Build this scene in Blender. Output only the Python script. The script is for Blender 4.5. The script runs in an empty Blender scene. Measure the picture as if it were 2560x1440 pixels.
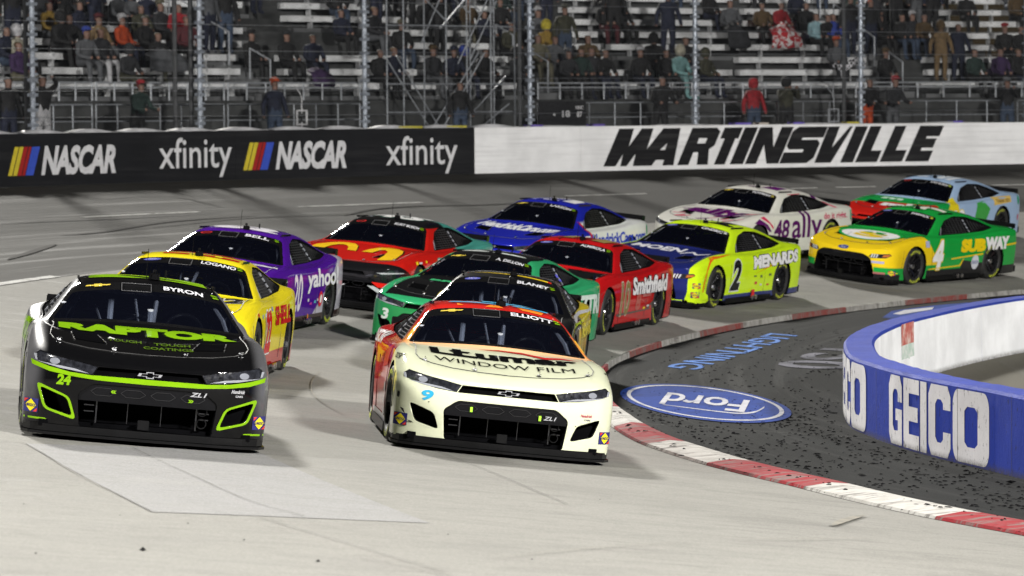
import bpy, bmesh, math, random
import numpy as np
from mathutils import Vector, Matrix
from mathutils.bvhtree import BVHTree
from mathutils.geometry import tessellate_polygon
random.seed(7)
R = math.radians
PI = math.pi
scene = bpy.context.scene
col = scene.collection

# ------------------------------------------------------------------ camera, world, lights, exposure
FPX, ZC, YH = 9120.5, 3.459, 285.2          # focal length in px of a 2560 px wide frame, eye height, horizon row
cam_d = bpy.data.cameras.new('camera')
cam = bpy.data.objects.new('camera', cam_d)
col.objects.link(cam)
scene.camera = cam
cam_d.sensor_width = 36.0
cam_d.lens = FPX / 2560 * 36.0
cam_d.clip_start = 0.5
cam_d.clip_end = 600
PITCH = math.atan((720 - YH) / FPX)
cam.matrix_world = Matrix.Translation((0, 0, ZC)) @ Matrix.Rotation(PI/2 - PITCH, 4, 'X') @ Matrix.Rotation(-0.0072, 4, 'Z')
cam_d.dof.use_dof = True
cam_d.dof.focus_distance = 33.0
cam_d.dof.aperture_fstop = 4.5

world = bpy.data.worlds.new('World')
scene.world = world
world.use_nodes = True
wn = world.node_tree
wn.nodes.clear()
wo = wn.nodes.new('ShaderNodeOutputWorld')
wb = wn.nodes.new('ShaderNodeBackground')
sky = wn.nodes.new('ShaderNodeTexSky')
sky.sky_type = 'NISHITA'
sky.sun_disc = False
sky.sun_elevation = R(21)
sky.sun_rotation = R(-15)
wb.inputs['Strength'].default_value = 0.0012
wn.links.new(sky.outputs[0], wb.inputs[0])
wn.links.new(wb.outputs[0], wo.inputs[0])

def aim(o, target):
    o.rotation_euler = (Vector(target) - o.location).to_track_quat('-Z', 'Y').to_euler()

# the high lamp bank beyond the grandstand, far enough to act as a sun: shadows fall towards the camera
sun_d = bpy.data.lights.new('sun', 'SUN')
sun_d.energy = 4.0
sun_d.angle = R(4.0)
sun_d.color = (1.0, 0.97, 0.90)
sun = bpy.data.objects.new('sun', sun_d)
col.objects.link(sun)
sun.location = (-25, 120, 40)
sun.rotation_euler = (Vector((0.27, -1.0, -0.48))).to_track_quat('-Z', 'Y').to_euler()

scene.view_settings.view_transform = 'Standard'
scene.view_settings.look = 'None'
scene.view_settings.exposure = 0.30
scene.view_settings.gamma = 1.0
scene.view_settings.use_curve_mapping = False
scene.cycles.use_denoising = True
scene.cycles.max_bounces = 8
scene.cycles.diffuse_bounces = 2
scene.cycles.glossy_bounces = 3
scene.cycles.transparent_max_bounces = 8
scene.cycles.caustics_reflective = False
scene.cycles.caustics_refractive = False
scene.cycles.sample_clamp_indirect = 4.0

# ------------------------------------------------------------------ object helpers
def tag(o, label=None, cat=None, group=None, kind=None):
    if label: o['label'] = label
    if cat: o['category'] = cat
    if group: o['group'] = group
    if kind: o['kind'] = kind
    return o

def empty(name, loc=(0, 0, 0), rz=0.0):
    o = bpy.data.objects.new(name, None)
    o.location = loc
    o.rotation_euler = (0, 0, rz)
    o.empty_display_size = 0.3
    col.objects.link(o)
    return o

def link(name, me, parent=None, loc=None):
    o = bpy.data.objects.new(name, me)
    col.objects.link(o)
    if parent is not None: o.parent = parent
    if loc is not None: o.location = loc
    return o

class MB:
    """collects simple shapes and links them as ONE mesh object"""
    def __init__(s): s.v, s.f, s.m = [], [], []
    def add(s, vs, fs, m=0):
        n = len(s.v)
        s.v += [tuple(p) for p in vs]
        s.f += [tuple(i + n for i in f) for f in fs]
        s.m += [m] * len(fs)
        return s
    def box(s, c, d, rot=None, m=0):
        x, y, z = d[0]/2, d[1]/2, d[2]/2
        vs = [Vector((a*x, b*y, e*z)) for a in (-1, 1) for b in (-1, 1) for e in (-1, 1)]
        if rot is not None: vs = [rot @ v for v in vs]
        c = Vector(c)
        return s.add([v + c for v in vs], [(0,1,3,2),(4,6,7,5),(0,4,5,1),(2,3,7,6),(0,2,6,4),(1,5,7,3)], m)
    def bar(s, a, b, r, n=6, m=0, r2=None):
        a, b = Vector(a), Vector(b)
        d = (b - a)
        if d.length < 1e-6: return s
        d.normalize()
        u = d.orthogonal().normalized(); w = d.cross(u)
        r2 = r if r2 is None else r2
        vs = []
        for p, q in ((a, r), (b, r2)):
            for i in range(n):
                t = 2*PI*i/n
                vs.append(p + u*math.cos(t)*q + w*math.sin(t)*q)
        fs = [(i, (i+1) % n, n+(i+1) % n, n+i) for i in range(n)]
        fs += [tuple(range(n-1, -1, -1)), tuple(range(n, 2*n))]
        return s.add(vs, fs, m)
    def tube(s, pts, r, n=6, m=0):
        for a, b in zip(pts, pts[1:]): s.bar(a, b, r, n, m)
        return s
    def lathe(s, prof, axis='X', n=24, m=0, c=(0, 0, 0)):
        # prof: (axial, radius)
        vs, fs = [], []
        for a, r in prof:
            for i in range(n):
                t = 2*PI*i/n
                p = (a, r*math.cos(t), r*math.sin(t)) if axis == 'X' else (r*math.cos(t), r*math.sin(t), a)
                vs.append((p[0]+c[0], p[1]+c[1], p[2]+c[2]))
        for k in range(len(prof)-1):
            for i in range(n):
                j = (i+1) % n
                fs.append((k*n+i, k*n+j, (k+1)*n+j, (k+1)*n+i))
        return s.add(vs, fs, m)
    def mesh(s, name, mats, smooth=False):
        me = bpy.data.meshes.new(name)
        me.from_pydata(s.v, [], s.f)
        for q in (mats if isinstance(mats, (list, tuple)) else [mats]): me.materials.append(q)
        me.polygons.foreach_set('material_index', s.m)
        if smooth: me.polygons.foreach_set('use_smooth', [True]*len(s.f))
        me.update()
        return me
    def build(s, name, mats, parent=None, smooth=False, recalc=False):
        me = s.mesh(name, mats, smooth)
        if recalc:
            bm = bmesh.new(); bm.from_mesh(me); bmesh.ops.recalc_face_normals(bm, faces=bm.faces); bm.to_mesh(me); bm.free()
        return link(name, me, parent)

# ------------------------------------------------------------------ materials
def new_mat(name):
    m = bpy.data.materials.new(name); m.use_nodes = True
    nt = m.node_tree; nt.nodes.clear()
    o = nt.nodes.new('ShaderNodeOutputMaterial'); p = nt.nodes.new('ShaderNodeBsdfPrincipled')
    nt.links.new(p.outputs[0], o.inputs[0])
    return m, nt, p
def c4(c): return (c[0], c[1], c[2], 1.0)
def mathn(nt, op, a, b=None, clamp=False):
    n = nt.nodes.new('ShaderNodeMath'); n.operation = op; n.use_clamp = clamp
    for i, x in enumerate((a, b)):
        if x is None: continue
        if isinstance(x, (int, float)): n.inputs[i].default_value = x
        else: nt.links.new(x, n.inputs[i])
    return n.outputs[0]
def mixc(nt, fac, a, b, mode='MIX'):
    n = nt.nodes.new('ShaderNodeMix'); n.data_type = 'RGBA'; n.blend_type = mode
    for i, x in ((0, fac), (6, a), (7, b)):
        if isinstance(x, (int, float)): n.inputs[i].default_value = x
        elif isinstance(x, tuple): n.inputs[i].default_value = c4(x)
        else: nt.links.new(x, n.inputs[i])
    return n.outputs[2]
def noise(nt, vec, scale, detail=4, rough=0.55, dist=0.0):
    n = nt.nodes.new('ShaderNodeTexNoise')
    n.inputs['Scale'].default_value = scale; n.inputs['Detail'].default_value = detail
    n.inputs['Roughness'].default_value = rough; n.inputs['Distortion'].default_value = dist
    if vec is not None: nt.links.new(vec, n.inputs['Vector'])
    return n.outputs[0]
def ramp(nt, x, lo, hi, a=0.0, b=1.0, smooth=True):
    n = nt.nodes.new('ShaderNodeMapRange')
    if smooth: n.interpolation_type = 'SMOOTHSTEP'
    n.inputs[1].default_value = lo; n.inputs[2].default_value = hi; n.inputs[3].default_value = a; n.inputs[4].default_value = b
    nt.links.new(x, n.inputs[0]); return n.outputs[0]
def coords(nt, which='Object', scale=(1, 1, 1), loc=(0, 0, 0)):
    t = nt.nodes.new('ShaderNodeTexCoord'); mp = nt.nodes.new('ShaderNodeMapping')
    mp.inputs['Scale'].default_value = scale; mp.inputs['Location'].default_value = loc
    nt.links.new(t.outputs[which], mp.inputs[0]); return mp.outputs[0]
def bump(nt, p, h, strength, dist=0.01):
    b = nt.nodes.new('ShaderNodeBump'); b.inputs['Strength'].default_value = strength; b.inputs['Distance'].default_value = dist
    nt.links.new(h, b.inputs['Height']); nt.links.new(b.outputs[0], p.inputs['Normal'])

_mc = {}
def mat(name, c, rough=0.5, metal=0.0, var=0.12, vs=6.0, coat=0.0, emit=None, es=1.0, spec=None):
    """simple surface with a little colour variation so it never reads as one flat value"""
    if name in _mc: return _mc[name]
    m, nt, p = new_mat(name)
    if var > 0:
        v = coords(nt)
        n = noise(nt, v, vs, 5)
        f = ramp(nt, n, 0.3, 0.72, 1 - var, 1 + var)
        hs = nt.nodes.new('ShaderNodeHueSaturation'); hs.inputs['Color'].default_value = c4(c)
        nt.links.new(f, hs.inputs['Value']); nt.links.new(hs.outputs[0], p.inputs['Base Color'])
        r = ramp(nt, noise(nt, v, vs*2.3, 3), 0.3, 0.7, max(rough - 0.08, 0.02), min(rough + 0.1, 1))
        nt.links.new(r, p.inputs['Roughness'])
    else:
        p.inputs['Base Color'].default_value = c4(c); p.inputs['Roughness'].default_value = rough
    p.inputs['Metallic'].default_value = metal
    if coat: p.inputs['Coat Weight'].default_value = coat; p.inputs['Coat Roughness'].default_value = 0.06
    if spec is not None: p.inputs['Specular IOR Level'].default_value = spec
    if emit:
        p.inputs['Emission Color'].default_value = c4(emit); p.inputs['Emission Strength'].default_value = es
    _mc[name] = m
    return m

# ------------------------------------------------------------------ where things are
CX, CY, RK = 37.6877, 45.5749, 36.5707       # centre of the corner and radius of the inner kerb
WX, WY, RW = 35.4841, 49.5284, 54.6538       # outer wall circle
RCONC = 46.6                                  # seam between concrete lane and asphalt
def zs(x, y):
    """height of the banked corner above the flat infield"""
    d = math.hypot(x - CX, y - CY) - RK
    if d <= 0: return 0.0
    return 0.1243*d - 0.0016*d*d
def ray(px, py):
    X, Y = px - 1280.0, py - 720.0
    ro = 0.0072
    X, Y = X*math.cos(ro) - Y*math.sin(ro), X*math.sin(ro) + Y*math.cos(ro)
    dx, du = X/FPX, -Y/FPX
    return Vector((dx, math.cos(PITCH) + du*math.sin(PITCH), -math.sin(PITCH) + du*math.cos(PITCH)))
def flat(px, py, z=0.0):
    d = ray(px, py); t = (z - ZC)/d.z
    return Vector((d.x*t, d.y*t, z))
def surf(px, py):
    d = ray(px, py); t = 15.0
    while t < 130:
        if ZC + d.z*t < zs(d.x*t, d.y*t): break
        t += 0.02
    return Vector((d.x*t, d.y*t, zs(d.x*t, d.y*t)))
# ------------------------------------------------------------------ ground sheets
def ground_mat(name, base, dark, streak, seed=0.0, grain=0.25, patch=0.10, rough=0.8, spec=0.05, iso=False):
    """UV: u along the lane in metres, v across it in metres"""
    m, nt, p = new_mat(name)
    uv = nt.nodes.new('ShaderNodeUVMap'); uv.uv_map = 'lane'
    def mp(sx, sy, l=0.0):
        n = nt.nodes.new('ShaderNodeMapping'); n.inputs['Scale'].default_value = (sx, sy, 1); n.inputs['Location'].default_value = (l, l*0.7, 0)
        nt.links.new(uv.outputs[0], n.inputs[0]); return n.outputs[0]
    if iso:
        big = ramp(nt, noise(nt, coords(nt, 'Object', (.35, .25, 1), (seed, 0, 0)), 1.0, 5), 0.38, 0.66)
        st = ramp(nt, noise(nt, coords(nt, 'Object', (.8, 1.5, 1), (seed+3, 0, 0)), 1.0, 7, 0.72, 0.8), 0.44, 0.72)
        st2 = ramp(nt, noise(nt, coords(nt, 'Object', (3.2, 5.0, 1), (seed+9, 0, 0)), 1.0, 5, 0.7), 0.50, 0.72)
    else:
        big = ramp(nt, noise(nt, mp(0.12, 0.5, seed), 1.0, 4), 0.35, 0.68)
        st = ramp(nt, noise(nt, mp(0.10, 3.2, seed+3), 1.0, 5, 0.7, 0.6), 0.42, 0.72)
        st2 = ramp(nt, noise(nt, mp(0.35, 9.0, seed+9), 1.0, 3, 0.6), 0.5, 0.75)
    fine = noise(nt, mp(1, 1), 46.0, 6, 0.75) if not iso else noise(nt, coords(nt, 'Object', (.6, .3, 1)), 85.0, 8, 0.85)
    gr = ramp(nt, fine, 0.32, 0.68, 1 - grain, 1 + grain)
    c = mixc(nt, mathn(nt, 'MULTIPLY', big, patch*4), base, tuple(x*(1-patch*2.2) for x in base))
    c = mixc(nt, mathn(nt, 'MULTIPLY', st, streak), c, dark)
    c = mixc(nt, mathn(nt, 'MULTIPLY', st2, streak*0.6), c, dark)
    # small dark flecks of rubber and pits
    vo = nt.nodes.new('ShaderNodeTexVoronoi'); vo.inputs['Scale'].default_value = 9.0; vo.inputs['Randomness'].default_value = 1.0
    nt.links.new(mp(0.6, 1.6, 2.0), vo.inputs['Vector'])
    fl = ramp(nt, vo.outputs['Distance'], 0.05, 0.10, 1, 0)
    fl = mathn(nt, 'MULTIPLY', fl, ramp(nt, noise(nt, mp(1, 1), 1.3, 2), 0.52, 0.62))
    c = mixc(nt, mathn(nt, 'MULTIPLY', fl, 0.6), c, tuple(x*0.35 for x in dark))
    hs = nt.nodes.new('ShaderNodeHueSaturation'); nt.links.new(c, hs.inputs['Color']); nt.links.new(gr, hs.inputs['Value'])
    nt.links.new(hs.outputs[0], p.inputs['Base Color'])
    rr = ramp(nt, st, 0, 1, rough, rough - 0.18); nt.links.new(rr, p.inputs['Roughness'])
    p.inputs['Specular IOR Level'].default_value = spec
    bump(nt, p, fine, 0.5, 0.008)
    return m

M_CONC = ground_mat('worn_concrete', (0.240, 0.235, 0.217), (0.135, 0.132, 0.122), 0.60, 1.0, 0.20, 0.09, 0.85, 0.05, True)
M_ASPH = ground_mat('grey_asphalt', (0.050, 0.0485, 0.045), (0.020, 0.0195, 0.019), 0.85, 5.0, 0.20, 0.09, 0.85)
M_ISL = ground_mat('dark_sealed_asphalt', (0.0145, 0.0155, 0.016), (0.007, 0.007, 0.0075), 0.5, 11.0, 0.35, 0.12, 0.85, 0.03)
M_INF = ground_mat('infield_tan_paving', (0.12, 0.113, 0.093), (0.07, 0.066, 0.056), 0.3, 15.0, 0.15, 0.08, 0.85)
M_PATCH = ground_mat('new_concrete_patch', (0.248, 0.246, 0.245), (0.16, 0.158, 0.15), 0.6, 21.0, 0.22, 0.04, 0.8, 0.05, True)

def sheet_ring(name, r0, r1, a0, a1, na, nr, m, lift=0.0, kind='structure', cx=CX, cy=CY, label=None):
    vs, fs, uvs = [], [], []
    for i in range(na+1):
        a = a0 + (a1-a0)*i/na
        ra = r0(a) if callable(r0) else r0
        rb = r1(a) if callable(r1) else r1
        for j in range(nr+1):
            r = ra + (rb-ra)*j/nr
            x, y = cx + r*math.cos(a), cy + r*math.sin(a)
            vs.append((x, y, zs(x, y) + lift)); uvs.append((-a*46.0, r))
    for i in range(na):
        for j in range(nr):
            k = i*(nr+1)+j; fs.append((k, k+1, k+nr+2, k+nr+1))
    me = bpy.data.meshes.new(name); me.from_pydata(vs, [], fs); me.materials.append(m)
    ul = me.uv_layers.new(name='lane'); co = [c for l in me.loops for c in uvs[l.vertex_index]]; ul.data.foreach_set('uv', co)
    me.polygons.foreach_set('use_smooth', [True]*len(fs)); me.update()
    if me.polygons[0].normal.z < 0: me.flip_normals()
    o = link(name, me)
    if kind: o['kind'] = kind
    if label: o['label'] = label
    return o
# inner edge of the racing surface (traced kerb line), as radius over angle
KPTS = [(6.6, 20.5), (5.6, 23.6), (3.94, 28.02), (3.40, 29.23), (2.50, 32.39), (1.84, 34.40), (1.29, 36.93), (1.02, 40.5), (1.00, 44.5), (1.31, 50.15), (2.56, 55.53), (4.86, 61.48), (7.37, 65.83), (9.70, 69.03), (13.5, 73.0), (18.5, 76.6)]
_ka = np.array([math.atan2(y-CY, x-CX) % (2*PI) for x, y in KPTS]); _kr = np.array([math.hypot(x-CX, y-CY) for x, y in KPTS])
_o = np.argsort(_ka); _ka, _kr = _ka[_o], _kr[_o]
def rk(a): return float(np.interp(a % (2*PI), _ka, _kr))
A0, A1 = R(95), R(236)
def rconc(a): return float(np.interp(math.degrees(a % (2*PI)), [95, 123, 136, 147, 160, 183, 192, 203, 240], [46.7, 46.8, 47.1, 46.9, 45.8, 45.75, 47.5, 50.5, 51.5]))
def rwall(a):
    # wall circle seen from the corner centre
    dx, dy = math.cos(a), math.sin(a)
    ex, ey = CX - WX, CY - WY
    b = ex*dx + ey*dy; c = ex*ex + ey*ey - RW*RW
    return -b + math.sqrt(b*b - c)
sheet_ring('concrete_lane', rk, rconc, A0, A1, 150, 12, M_CONC, label='pale concrete inner racing lane of the banked corner')
sheet_ring('asphalt_lane', rconc, lambda a: rwall(a)+0.4, A0, A1, 150, 10, M_ASPH, label='grey asphalt outer racing lane below the wall')
sheet_ring('island_paving', lambda a: 20.0, lambda a: rk(a), A0, A1, 150, 40, M_ISL, label='dark paved apron inside the kerb')
def flat_sheet(name, pts, z, m, label=None, kind='structure'):
    me = bpy.data.meshes.new(name); me.from_pydata([(x, y, z) for x, y in pts], [], [tuple(range(len(pts)))]); me.materials.append(m)
    ul = me.uv_layers.new(name='lane')
    for l in me.loops: ul.data[l.index].uv = (pts[l.vertex_index][1], pts[l.vertex_index][0])
    me.update()
    if me.polygons[0].normal.z < 0: me.flip_normals()
    o = link(name, me)
    if kind: o['kind'] = kind
    if label: o['label'] = label
    return o
flat_sheet('ground', [(-260, -60), (260, -60), (260, 330), (-260, 330)], -0.45, M_INF, 'tan ground beyond the track')

# curve helper: Catmull-Rom through points
def spline(pts, n=8):
    P = [Vector(p) for p in pts]; P = [P[0]*2-P[1]] + P + [P[-1]*2-P[-2]]
    out = []
    for i in range(1, len(P)-2):
        for k in range(n):
            t = k/n; a, b, c, d = P[i-1], P[i], P[i+1], P[i+2]
            out.append(0.5*((2*b)+(c-a)*t+(2*a-5*b+4*c-d)*t*t+(3*b-a-3*c+d)*t*t*t))
    out.append(P[-2]); return out

# ------------------------------------------------------------------ painted marks on the ground
def seg_ground_mesh(name, polys, m, lift, parent=None, kind=None, cell=0.5):
    """polys: list of 2D outlines in world metres; cut into cells and laid on the banked surface"""
    bm = bmesh.new()
    for pl in polys:
        tri = tessellate_polygon([[Vector((x, y, 0)) for x, y in pl]])
        vs = [bm.verts.new((x, y, 0)) for x, y in pl]
        for t in tri:
            try: bm.faces.new([vs[i] for i in t])
            except ValueError: pass
    lo = [min(v.co[k] for v in bm.verts) for k in (0, 1)]; hi = [max(v.co[k] for v in bm.verts) for k in (0, 1)]
    for k in (0, 1):
        x = lo[k] + cell
        while x < hi[k]:
            no = [0, 0, 0]; no[k] = 1; co = [0, 0, 0]; co[k] = x
            bmesh.ops.bisect_plane(bm, geom=bm.verts[:]+bm.edges[:]+bm.faces[:], plane_co=co, plane_no=no); x += cell
    for v in bm.verts: v.co.z = zs(v.co.x, v.co.y) + lift
    for f in bm.faces:
        f.normal_update()
        if f.normal.z < 0: f.normal_flip()
    me = bpy.data.meshes.new(name); bm.to_mesh(me); bm.free(); me.materials.append(m)
    ul = me.uv_layers.new(name='lane')
    for l in me.loops: ul.data[l.index].uv = (me.vertices[l.vertex_index].co.y, me.vertices[l.vertex_index].co.x)
    o = link(name, me, parent)
    if kind: o['kind'] = kind
    return o
def arc_band(r0, r1, a0, a1, n=10, cx=CX, cy=CY):
    a = [a0+(a1-a0)*i/n for i in range(n+1)]
    return [(cx+r1*math.cos(t), cy+r1*math.sin(t)) for t in a] + [(cx+r0*math.cos(t), cy+r0*math.sin(t)) for t in reversed(a)]
def worn_paint(name, c, wear=0.45, under=(0.1, 0.1, 0.1), sc=3.0):
    m, nt, p = new_mat(name); v = coords(nt)
    n = noise(nt, v, sc, 8, 0.7); f = ramp(nt, n, 0.62-wear*0.35, 0.80-wear*0.2)
    n2 = ramp(nt, noise(nt, v, sc*6, 4), 0.3, 0.7, 0.82, 1.05)
    hs = nt.nodes.new('ShaderNodeHueSaturation'); hs.inputs['Color'].default_value = c4(c); nt.links.new(n2, hs.inputs['Value'])
    cc = mixc(nt, f, hs.outputs[0], under); nt.links.new(cc, p.inputs['Base Color'])
    p.inputs['Roughness'].default_value = 0.85; p.inputs['Specular IOR Level'].default_value = 0.03
    bump(nt, p, noise(nt, v, 40, 4), 0.3, 0.004)
    return m
M_LINE = worn_paint('worn_white_line_paint', (0.62, 0.62, 0.60), 0.5, (0.16, 0.155, 0.145))
def line_angle(px, py):
    p = surf(px, py); return math.atan2(p.y-CY, p.x-CX)
for (xa, ya, xb, yb) in [(-160, 474, 24, 470), (200, 543, 500, 530), (745, 518, 1050, 506), (1420, 491, 1610, 484), (1980, 472, 2040, 470), (2090, 469, 2190, 467), (2480, 464, 2590, 461)]:
    a, b = line_angle(xa, ya), line_angle(xb, yb)
    p = surf((xa+xb)/2, (ya+yb)/2); r = math.hypot(p.x-CX, p.y-CY)
    o = seg_ground_mesh('lane_line', [arc_band(r-0.07, r+0.07, a, b)], M_LINE, 0.006, kind='structure')
a, b = line_angle(-60, 728), line_angle(140, 692)
seg_ground_mesh('lane_line', [arc_band(45.78, 45.96, a, b)], M_LINE, 0.010, kind='structure')
# pale new slab and the saw-cut joints
pp = [surf(65, 1110), surf(380, 1281), surf(1075, 1309), surf(640, 1128)]
seg_ground_mesh('concrete_patch', [[(p.x, p.y) for p in pp]], M_PATCH, 0.0028, kind='structure')
M_JOINT = mat('dark_joint_filler', (0.05, 0.047, 0.04), 0.8, vs=3)
def joint(pts, w=0.012):
    P = [surf(*q) for q in pts]; P = spline([(p.x, p.y, 0) for p in P], 6)
    L, Rr = [], []
    for i, p in enumerate(P):
        d = (P[min(i+1, len(P)-1)] - P[max(i-1, 0)]).normalized(); n = Vector((-d.y, d.x, 0))
        q = w*(0.6+0.5*random.random()); j = n*random.uniform(-w, w)
        L.append((p+n*q+j)[:2]); Rr.append((p-n*q+j)[:2])
    for i in range(len(P)-1):
        yield [L[i], L[i+1], Rr[i+1], Rr[i]]
jp = []
for pts in [[(0, 1104), (65, 1112), (200, 1190), (300, 1240), (380, 1281)], [(380, 1281), (600, 1289), (760, 1293)], [(330, 1120), (480, 1190), (620, 1252), (760, 1293)], [(650, 1296), (900, 1370), (1130, 1438)],
            [(900, 1398), (1000, 1415), (1150, 1450)], [(560, 1040), (780, 1056), (1000, 1100), (1200, 1170), (1420, 1262)], [(0, 1190), (300, 1198)], [(1560, 1052), (1900, 1080), (2180, 1098)]]:
    jp += list(joint(pts, 0.004))
o = seg_ground_mesh('pavement_joint', jp, M_JOINT, 0.009, cell=3.0); o['kind'] = 'structure'
# tyre marks across both lanes
M_SKID = worn_paint('thin_rubber_marks', (0.035, 0.034, 0.033), 0.75, (0.047, 0.045, 0.043), 2.0)
M_SKIDC = worn_paint('thin_rubber_marks_on_concrete', (0.185, 0.18, 0.165), 0.9, (0.26, 0.245, 0.21), 2.5)
def mark(pts, w, m, lift):
    P = spline([(surf(*q).x, surf(*q).y, 0) for q in pts], 8); n_ = len(P); pl = []
    for i in range(n_-1):
        def e(k):
            d = (P[min(k+1, n_-1)] - P[max(k-1, 0)]).normalized(); n = Vector((-d.y, d.x, 0)); ww = 0.45*w*math.sin(PI*(k+0.6)/(n_+0.2))**0.5
            return (P[k]+n*ww)[:2], (P[k]-n*ww)[:2]
        a, b = e(i), e(i+1); pl.append([a[0], b[0], b[1], a[1]])
    o = seg_ground_mesh('tyre_mark', pl, m, lift, cell=2.0); o['kind'] = 'structure'
for k, (pts, w) in enumerate([([(0, 560), (100, 556), (300, 548), (560, 533)], 0.10), ([(150, 590), (250, 582), (420, 556), (640, 540)], 0.14), ([(20, 650), (90, 628), (140, 612)], 0.16),
        ([(240, 500), (420, 492), (560, 520)], 0.07), ([(860, 540), (940, 524), (1050, 516), (1230, 512), (1400, 500)], 0.16), ([(330, 575), (600, 548), (800, 540), (980, 532)], 0.08),
        ([(1180, 452), (1240, 447), (1330, 452)], 0.12), ([(1270, 463), (1400, 466), (1520, 470)], 0.09), ([(1500, 452), (1700, 449), (1900, 452)], 0.07), ([(1870, 500), (2000, 478), (2120, 486)], 0.14), ([(640, 470), (800, 474), (1050, 470)], 0.07), ([(1700, 462), (1900, 470), (2230, 462)], 0.06)]):
    mark(pts, w, M_SKID, 0.012+0.0013*k)
for k, (pts, w) in enumerate([([(1230, 1400), (1500, 1372), (1700, 1360)], 0.012), ([(2080, 1318), (2120, 1302), (2160, 1292)], 0.09), ([(775, 975), (800, 1005), (860, 1040)], 0.015), ([(800, 930), (780, 955), (780, 985)], 0.015), ([(1700, 1340), (1900, 1352), (2200, 1350)], 0.02)]):
    mark(pts, w, M_SKIDC, 0.012+0.0013*k)

# ------------------------------------------------------------------ red and white kerb blocks
def kerb_paint(name, c, c2):
    m, nt, p = new_mat(name); v = coords(nt, scale=(1, 1, 1))
    s = ramp(nt, noise(nt, coords(nt, scale=(1.2, 6.0, 2.0)), 1.5, 6, 0.7, 1.0), 0.49, 0.62, 0, 0.85)
    g = ramp(nt, noise(nt, v, 5, 6), 0.35, 0.7)
    a = mixc(nt, g, c, c2); a = mixc(nt, s, a, (0.16, 0.15, 0.14))
    nt.links.new(a, p.inputs['Base Color']); p.inputs['Roughness'].default_value = 0.75; p.inputs['Specular IOR Level'].default_value = 0.03
    bump(nt, p, noise(nt, v, 30, 6, 0.7), 0.6, 0.006); return m
M_KR = kerb_paint('red_kerb_paint', (0.26, 0.018, 0.026), (0.23, 0.045, 0.05)); M_KW = kerb_paint('white_kerb_paint', (0.50, 0.49, 0.465), (0.40, 0.385, 0.36))
M_KR2 = kerb_paint('faded_red_kerb_paint', (0.22, 0.05, 0.045), (0.19, 0.10, 0.09)); M_KW2 = kerb_paint('faded_white_kerb_paint', (0.36, 0.355, 0.33), (0.25, 0.24, 0.22))
kerb = empty('kerb'); kerb['kind'] = 'structure'; kerb['label'] = 'red and white painted kerb around the inside of the corner'
def kseg(a0, a1, m):
    n = 8; mb = MB(); prof = [(0.36, 0.004), (0.375, 0.030), (0.62, 0.085), (0.80, 0.088), (0.83, -0.02)]
    da = (a1-a0); g = 0.004/37
    for i in range(n+1):
        a = a0 + g + (da-2*g)*i/n; r = rk(a)
        kw = float(np.interp(CY+r*math.sin(a), [36, 46, 60], [1.0, .22, .30]))
        for w, h in prof:
            rr = r + 0.36 - (.36+(w-.36)*kw); x, y = CX+rr*math.cos(a), CY+rr*math.sin(a); mb.v.append((x, y, zs(x, y)+h))
    k = len(prof)
    for i in range(n):
        for j in range(k-1):
            q = i*k+j; mb.f.append((q, q+1, q+k+1, q+k)); mb.m.append(0)
    mb.f += [tuple(range(k)), tuple(range(n*k, n*k+k))]; mb.m += [0, 0]
    mb.build('kerb_block', m, kerb, recalc=True)
def kang(px, py):
    p = surf(px, py); return math.atan2(p.y-CY, p.x-CX) % (2*PI)
kb = [kang(*q) for q in [(2335, 1299), (1989, 1222), (1767, 1164), (1609, 1115)]]
step = 2.45/37.2
left = [kb[3] - step*i*1.02 for i in range(1, 22)]
right = [kb[0] + step*i for i in range(1, 5)]
allk = sorted(set(right + kb + left), reverse=True)
i0 = allk.index(kb[0])
for i in range(len(allk)-1):
    far = allk[i] > 0 and CY + rk(allk[i])*math.sin(allk[i]) > 47
    kseg(allk[i+1], allk[i], (M_KW2 if far else M_KW) if (i - i0) % 2 == 0 else (M_KR2 if far else M_KR))

# ------------------------------------------------------------------ text and outlines as flat meshes
_tc = {}
def text2d(txt, bold=0.0, shear=0.0, space=1.0):
    """list of triangles in a box scaled so that the text is 1 high and starts at 0; returns verts, tris, width"""
    key = (txt, bold, shear, space)
    if key in _tc: return _tc[key]
    cu = bpy.data.curves.new('t', 'FONT'); cu.body = txt; cu.offset = bold; cu.shear = shear; cu.space_character = space; cu.resolution_u = 3
    o = bpy.data.objects.new('t', cu); col.objects.link(o)
    dg = bpy.context.evaluated_depsgraph_get(); me = o.evaluated_get(dg).to_mesh()
    me.calc_loop_triangles()
    V = np.array([v.co[:2] for v in me.vertices]) if len(me.vertices) else np.zeros((0, 2)); T = [tuple(t.vertices) for t in me.loop_triangles]
    o.to_mesh_clear() if hasattr(o, 'to_mesh_clear') else None
    bpy.data.objects.remove(o); bpy.data.curves.remove(cu)
    lo, hi = V.min(0), V.max(0); V = (V-lo)/(hi[1]-lo[1])
    _tc[key] = (V, T, float(V[:, 0].max())); return _tc[key]

def poly_tris(polys):
    """polys: list of outlines, each [(x,y)..] or ([outer],[hole],..)"""
    V, T = [], []
    for pl in polys:
        loops = pl if isinstance(pl, tuple) else (pl,)
        base = len(V); flatp = [q for lp in loops for q in lp]
        V += flatp
        for t in tessellate_polygon([[Vector((x, y, 0)) for x, y in lp] for lp in loops]): T.append(tuple(base+i for i in t))
    return np.array(V, float), T

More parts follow.
